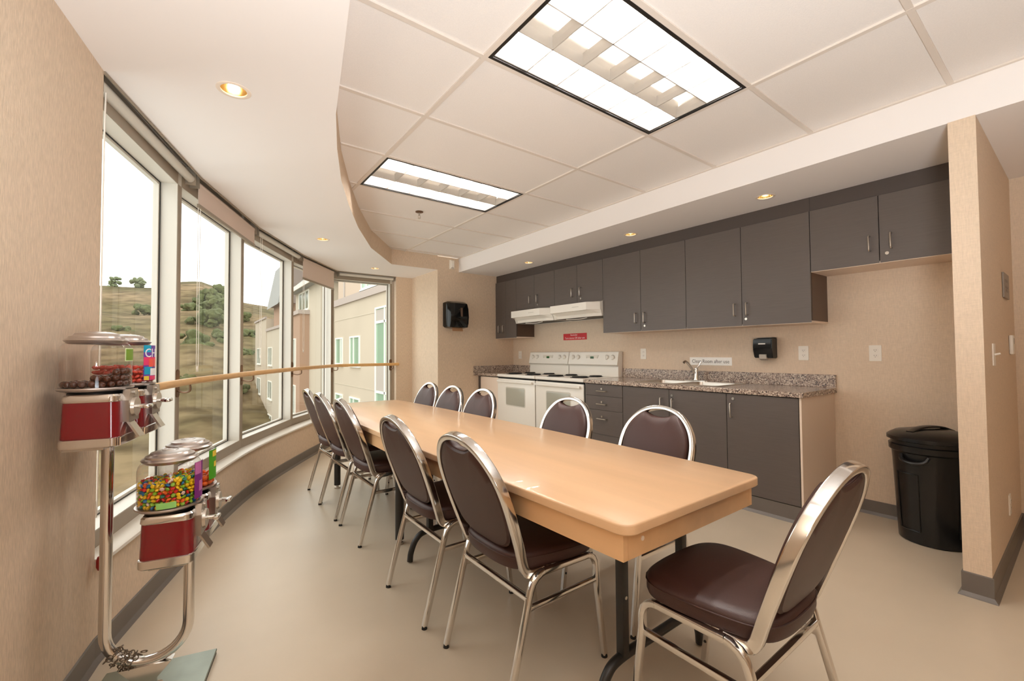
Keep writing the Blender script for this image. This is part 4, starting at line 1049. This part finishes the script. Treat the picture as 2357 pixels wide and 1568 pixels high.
lbl(tC, 'label', 'label_mint', mC, -98, -64, 0.190, 0.210)
g = lbl(tD, 'label', 'label_lime', mD, -30, 25, 0.210, 0.322); lbl(g, 'label_patch', 'label_yellow', mD, -18, 4, 0.295, 0.317, GR+0.0014); lbl(g, 'label_patch', 'label_yellow', mD, -12, 2, 0.255, 0.275, GR+0.0014)
# contents
def candy_pile(c, r, n, rmax, z0, heap, seed, sc=(1, 1, 1), one=None):
    """positions for a heap of candies packed in layers"""
    R = random.Random(seed); out = []
    z = z0 + rmax*0.8
    while len(out) < n:
        k = 0; rad = r
        lay = []
        while rad > rmax*0.6:
            m = max(1, int(2*pi*rad/(2.0*rmax)))
            off = R.random()*6
            for i in range(m):
                a = off + 2*pi*i/m; px, py = c[0]+rad*cos(a), c[1]+rad*sin(a)
                if z <= z0 + heap(px-c[0], py-c[1]): lay.append((px, py, z + R.uniform(-.15, .15)*rmax))
            rad -= rmax*1.95
        if not lay: break
        out += lay; z += rmax*1.7
    return out[:n]
zin = 0.1885
def turn(p):
    dx, dy = p[0]-CX, p[1]-CY
    return (CX+dx*cos(CTH)-dy*sin(CTH), CY+dx*sin(CTH)+dy*cos(CTH), p[2])
for o in (vs, tA, tB, tC, tD): o.location = turn(o.location); o.rotation_euler = (0, 0, CTH)
TM = Matrix.Translation((CX, CY, 0)) @ Matrix.Rotation(CTH, 4, 'Z') @ Matrix.Translation((-CX, -CY, 0))
chain_o.data.transform(TM)
# chocolate balls: individuals
pos = candy_pile(mA, GR-0.013, 70, 0.0112, mA[2]+zin, lambda dx, dy: 0.020 + 0.030*max(0, min(1, (dx+0.01)/0.07)) - 0.012*(dy > 0.03), 5)
b = B(); b.ball((0, 0, 0), 0.0110, sub=2); me = mesh_from(b, 'chocolate_ball', 'choc')
for p in pos:
    o = bpy.data.objects.new('chocolate_ball', me); COL.objects.link(o); o.location = turn(p)
    tag(o, 'brown chocolate ball in the upper nearer candy machine', 'candy', 'chocolate balls in the candy machine')
# red discs in the second upper machine
pos = candy_pile(mB, GR-0.012, 230, 0.0095, mB[2]+zin, lambda dx, dy: 0.085 - 0.25*abs(dx)*0.3, 8)
b = B(); b.ball((0, 0, 0), 0.0098, (1, 1, 0.55), sub=2); me = mesh_from(b, 'coral_candy', 'candy_coral')
for k, p in enumerate(pos):
    o = bpy.data.objects.new('coral_candy', me); COL.objects.link(o); o.location = turn(p); o.rotation_euler = (rnd.uniform(-.9, .9), rnd.uniform(-.9, .9), 0)
    tag(o, 'flat coral red candy in the upper rear candy machine', 'candy', 'coral candies in the candy machine')
pos = candy_pile(mD, GR-0.014, 60, 0.0120, mD[2]+zin, lambda dx, dy: 0.048, 11)
b = B(); b.ball((0, 0, 0), 0.0122, (1, 0.9, 0.8), sub=2); me = mesh_from(b, 'orange_candy', ['candy_orange'])
for k, p in enumerate(pos):
    o = bpy.data.objects.new('orange_candy', me); COL.objects.link(o); o.location = turn(p); o.rotation_euler = (rnd.uniform(-1, 1), rnd.uniform(-1, 1), 0)
    tag(o, 'orange candy in the lower rear candy machine', 'candy', 'orange candies in the candy machine')
# small mixed candy nobody could count: one mass
b = B(); cm_ = ['candy_yellow', 'candy_red', 'candy_green', 'candy_orange', 'candy_blue', 'candy_white', 'candy_teal']
wts = [0, 0, 0, 0, 0, 0, 1, 1, 2, 2, 2, 3, 3, 4, 4, 5, 6]
from mathutils import Euler
for p in candy_pile(mC, GR-0.0085, 1100, 0.0068, mC[2]+zin, lambda dx, dy: 0.086 + 0.15*dx*0.25, 21):
    if (p[0]-mC[0])**2 + (p[1]-mC[1])**2 < 0.042**2 and p[2] < mC[2]+zin+0.062: continue
    b.ball(turn(p), 0.0082, (1, 0.86, 0.62), Euler((rnd.uniform(-1.2, 1.2), rnd.uniform(-1.2, 1.2), rnd.uniform(0, 6))), 1, rnd.choice(wts))
tag(obj('mixed_candy', b, cm_, normals=False), 'heap of small multicoloured candies filling the lower nearer candy machine', 'candy', None, 'stuff')

# ------------------------------------------------------------------ outside
def facade_windows(parent, rects, place, glass='out_glass_green'):
    for (u0, u1, z0, z1, mull) in rects:
        b = B(); f = 0.07
        def bx_(a0, a1, c0, c1, d0, d1):
            q = [place(a0, d0), place(a1, d0), place(a1, d1), place(a0, d1)]
            b.prism(q, c0, c1)
        bx_(u0, u0+f, z0, z1, -0.06, 0.05); bx_(u1-f, u1, z0, z1, -0.06, 0.05); bx_(u0+f, u1-f, z0, z0+f, -0.06, 0.05); bx_(u0+f, u1-f, z1-f, z1, -0.06, 0.05)
        for m in mull:
            if m[0] == 'v': bx_(m[1]-0.04, m[1]+0.04, z0+f, z1-f, -0.05, 0.05)
            else: bx_(u0+f, u1-f, m[1]-0.05, m[1]+0.05, -0.05, 0.05)
        bx_(u0-0.05, u1+0.05, z0-0.08, z0, -0.10, 0.04)
        w_ = obj('window_frame', b, 'out_frame', parent, smooth=False)
        g = B(); q = [place(u0+f, -0.012), place(u1-f, -0.012), place(u1-f, 0.02), place(u0+f, 0.02)]; g.prism(q, z0+f, z1-f)
        obj('pane', g, glass, w_, smooth=False)
        if glass == 'out_glass_green' and z1-z0 > 3.0:
            g = B(); q = [place(u0+f, -0.02), place(u1-f, -0.02), place(u1-f, 0.02), place(u0+f, 0.02)]
            g.prism(q, 2.5, z1-0.1); g.prism(q, -0.27, 0.74); obj('spandrel', g, 'spandrel', w_, smooth=False)
# near wing: facade plane x = FX, running along y
FX = 6.1
wa = thing('building_wing', 'near cream and peach building wing with green-tinted windows, through the last window', 'building', (9, 17, -9))
b = B(); b.box(FX, 14, 9.0, 23.6, -9, 3.6); obj('wall', b, 'stucco_cream', wa, smooth=False)
b = B(); b.box(FX-0.0, 14, 9.0, 22.95, 3.92, 9.0); obj('upper_wall', b, 'stucco_peach', wa, smooth=False)
b = B(); b.box(FX-0.10, 14, 9.0, 23.62, 3.6, 3.92); obj('band_course', b, 'band_grey', wa, smooth=False)
b = B(); b.box(FX-0.015, FX+0.01, 9.0, 23.6, 2.86, 2.90); b.box(FX-0.015, FX+0.01, 9.0, 23.6, -0.32, -0.28); obj('groove', b, 'stucco_pale', wa, smooth=False)
b = B(); b.box(FX-0.04, FX+0.01, 21.75, 21.9, 3.92, 8); obj('downpipe', b, 'spandrel', wa, smooth=False)
pa = lambda u, d: (FX+d, u)
facade_windows(wa, [(22.05, 23.3, 0.66, 2.0, [('v', 22.4)]), (19.4, 20.86, 0.66, 2.0, [('v', 20.3)]), (22.05, 23.3, -2.2, -0.79, [('v', 22.4)]), (19.4, 20.86, -2.2, -0.79, [('v', 20.3)]),
                    (14.2, 17.4, -2.9, 3.05, [('v', 16.35), ('h', 2.45), ('h', -0.33)]),
                    (12.0, 19.2, 3.98, 6.4, [('v', 13.4), ('v', 14.8), ('v', 16.2), ('v', 17.6), ('v', 18.5)])], pa)
# tan block beyond
wb = thing('building_block', 'tan stucco building block with a parapet and pitched grey roof behind', 'building', (9, 31, -9))
b = B(); b.box(5.55, 14, 29.5, 32.7, -9, 3.70); obj('wall', b, 'stucco_tan', wb, smooth=False)
b = B(); b.box(5.43, 14, 29.38, 32.8, 3.70, 3.95); obj('parapet', b, 'band_grey', wb, smooth=False)
b = B(); b.box(6.1, 14, 26.6, 33.9, -9, 5.5); obj('upper_wall', b, 'stucco_pale', wb, smooth=False)
b = B(); b.loft([[(5.62, y, 5.42), (5.62, y, 5.6), (9.0, y, 8.9), (14, y, 8.9), (14, y, 5.42)] for y in (26.2, 33.95)]); rf = obj('roof', b, 'roof_grey', wb, smooth=False)
b = B(); b.box(5.56, 5.62, 26.2, 33.95, 5.36, 5.64); obj('fascia', b, 'fascia', rf, smooth=False)
pb = lambda u, d: (5.55+d, u)
facade_windows(wb, [(30.6, 31.5, 0.3, 2.2, [('v', 31.0)]), (30.6, 31.5, -2.7, -0.8, [('v', 31.0)]), (30.6, 31.5, -5.6, -3.7, [('v', 31.0)])], pb, 'out_glass_dark')
pb2 = lambda u, d: (6.1+d, u)
facade_windows(wb, [(29.6, 32.6, 4.05, 5.3, [('v', 30.6), ('v', 31.6)])], pb2, 'out_glass_dark')
# far cream block with gable
wc = thing('building_block', 'far pale cream building block with stepped parapet and grey gable', 'building', (9, 42, -9))
b = B(); b.box(5.3, 16, 34, 41.7, -9, 3.1); obj('wall', b, 'stucco_pale', wc, smooth=False)
b = B(); b.box(5.25, 16, 41.7, 49, -9, 4.2); obj('rear_wall', b, 'stucco_cream', wc, smooth=False)
b = B(); b.box(5.2, 16, 34, 41.68, 3.1, 3.3); b.box(5.15, 5.3, 41.7, 49, 4.2, 4.36); obj('coping', b, 'band_grey', wc, smooth=False)
b = B(); b.box(5.75, 16, 37, 41.2, 3.3, 5.2); obj('upper_wall', b, 'stucco_tan', wc, smooth=False)
b = B(); b.prism_y([(5.42, 5.1), (6.0, 8.1), (9, 8.3), (10, 5.1)], 36.5, 41.6); rf = obj('gable', b, 'gable_grey', wc, smooth=False)
b = B(); b.loft([[(5.30, y, 4.95), (5.42, y, 5.1), (6.0, y, 8.1), (9.0, y, 8.3), (9.0, y, 8.5), (5.92, y, 8.3)] for y in (36.3, 41.8)]); obj('roof', b, 'roof_grey', wc, smooth=False)
pc = lambda u, d: (5.3+d, u)
facade_windows(wc, [(38.6, 40.6, z, z+1.45, [('v', 39.6)]) for z in (0.3, -2.4, -5.1)], pc, 'out_glass_dark')
pc2 = lambda u, d: (5.25+d, u)
facade_windows(wc, [(44.8, 47.2, z, z+1.45, [('v', 46.0)]) for z in (0.3, -2.4, -5.1)], pc2, 'out_glass_dark')

# hillside
from mathutils import noise as mn
ridge = [(-40, .12), (-14, .115), (-7, .117), (-2.7, .121), (-0.9, .137), (1, .141), (3.1, .129), (4.8, .106), (7, .100), (12, .08), (20, .05), (40, .04)]
def rdg(a):
    for (a0, v0), (a1, v1) in zip(ridge[:-1], ridge[1:]):
        if a0 <= a <= a1: return v0+(v1-v0)*(a-a0)/(a1-a0)
    return .04
b = B(); NA, NR = 150, 60; grid = []
for i in range(NA+1):
    a = -40 + 80*i/NA; row = []
    for j in range(NR+1):
        r_ = 9 + 190*(j/NR)**1.5
        t_ = max(0, min(1, (r_-20)/(130-20)))
        top = 1.2 + rdg(a)*130
        z = -9.3 + (top+9.3)*(t_**0.85)
        if r_ > 130: z = top - (r_-130)*0.12
        x_, y_ = r_*sin(radians(a)), r_*cos(radians(a))
        k = min(1, max(0, (r_-22)/30)) * (0.35 if r_ > 100 else 1)
        z += k*1.6*mn.noise(Vector((x_*0.05, y_*0.05, 0))) + k*0.6*mn.noise(Vector((x_*0.22, y_*0.22, 3)))
        row.append(b.bm.verts.new((x_, y_, z)))
    grid.append(row)
for i in range(NA):
    for j in range(NR): b.bm.faces.new((grid[i][j], grid[i+1][j], grid[i+1][j+1], grid[i][j+1]))
o = obj('hillside_ground', b, 'hill_grass', None, smooth=True); o['kind'] = 'structure'
def blob(name, x_, y_, z_, r_, h_, label, cat, m, group, seed, trunk=False):
    R = random.Random(seed); t = thing(name, label, cat, (x_, y_, z_), 0, group)
    b = B()
    for k in range(26):
        a = R.uniform(0, 6.28); q = R.uniform(0, 0.85)*r_; zz = R.uniform(0.1, 0.85)*h_
        b.ball((x_+q*cos(a), y_+q*sin(a), z_+zz), r_*R.uniform(0.16, 0.38), (1, 1, 0.9), None, 3)
    for v in b.bm.verts: v.co += mn.noise_vector(v.co*1.1)*r_*0.14 + mn.noise_vector(v.co*4.0)*r_*0.07
    obj('foliage', b, m, t)
    b = B(); b.cyl((x_, y_, z_-0.3), (x_, y_, z_+h_*0.4), r_*0.10, r_*0.06, 8); obj('trunk' if trunk else 'stem', b, 'bark', t)
def hz(a, r_):
    t_ = max(0, min(1, (r_-20)/110)); return -9.3 + (1.2+rdg(a)*130+9.3)*t_**0.85
for k, (a, r_, rad, h_) in enumerate(((0.6, 58, 1.7, 1.8), (3.5, 64, 1.8, 2.0), (1.6, 70, 2.2, 2.4), (2.9, 82, 2.5, 2.8), (1.7, 92, 2.4, 2.6), (2.6, 104, 2.6, 2.8), (3.4, 96, 2.0, 2.2), (-5, 70, 1.2, 1.2), (-3.6, 88, 1.5, 1.5), (5.2, 60, 1.3, 1.4), (5.6, 74, 1.5, 1.6), (4.6, 90, 1.6, 1.7), (0.2, 80, 1.4, 1.5), (-0.2, 46, 1.0, 1.0), (4.2, 46, 1.1, 1.1))):
    blob('hillside_shrub', r_*sin(radians(a)), r_*cos(radians(a)), hz(a, r_)-0.5, rad, h_, 'dark green shrub growing on the brown hillside', 'shrub', 'shrub_green', 'shrubs on the hillside', 40+k)
for k, (a, r_, rad, h_, l) in enumerate(((-5.9, 128, 1.3, 3.0, 'small tree on the ridge, the left of two behind the first window'), (-4.0, 128, 1.6, 3.4, 'small tree on the ridge, the right of two behind the first window'))):
    blob('ridge_tree', r_*sin(radians(a)), r_*cos(radians(a)), hz(a, r_)-0.6, rad, h_, l, 'tree', 'tree_green', 'trees on the ridge', 60+k, True)

# ------------------------------------------------------------------ daylight: bright overcast sky
wd = bpy.data.worlds.new('sky'); SC.world = wd; wd.use_nodes = True
nt = wd.node_tree; bg = nt.nodes['Background']
tc = nt.nodes.new('ShaderNodeTexCoord'); sp_ = nt.nodes.new('ShaderNodeSeparateXYZ'); rp = nt.nodes.new('ShaderNodeValToRGB')
nt.links.new(tc.outputs['Generated'], sp_.inputs['Vector']); nt.links.new(sp_.outputs['Z'], rp.inputs['Fac']); nt.links.new(rp.outputs['Color'], bg.inputs['Color'])
rp.color_ramp.elements[0].position = 0.0; rp.color_ramp.elements[0].color = (0.93, 0.95, 0.92, 1)
rp.color_ramp.elements[1].position = 0.6; rp.color_ramp.elements[1].color = (1.0, 1.0, 0.98, 1)
bg.inputs['Strength'].default_value = 2.6

# the photographer's flash, bounced up at the ceiling from behind the camera
fl = bpy.data.lights.new('bounce_flash', 'SPOT'); fl.energy = 265; fl.spot_size = radians(176); fl.spot_blend = 0.55; fl.shadow_soft_size = 0.25; fl.color = (0.88, 0.95, 1.0)
fo = bpy.data.objects.new('bounce_flash', fl); COL.objects.link(fo); fo.location = (0.1, -0.4, 1.0); fo.rotation_euler = Vector((-0.12, -0.14, -0.98)).to_track_quat('Z', 'Y').to_euler()
SC.view_settings.view_transform = 'Standard'; SC.view_settings.look = 'None'; SC.view_settings.gamma = 1.0
SC.view_settings.use_curve_mapping = False
SC.view_settings.exposure = 0.0
SC.cycles.use_denoising = True
SC.cycles.max_bounces = 10; SC.cycles.diffuse_bounces = 6; SC.cycles.transparent_max_bounces = 16
SC.cycles.sample_clamp_indirect = 6.0
SC.cycles.caustics_reflective = False; SC.cycles.caustics_refractive = False
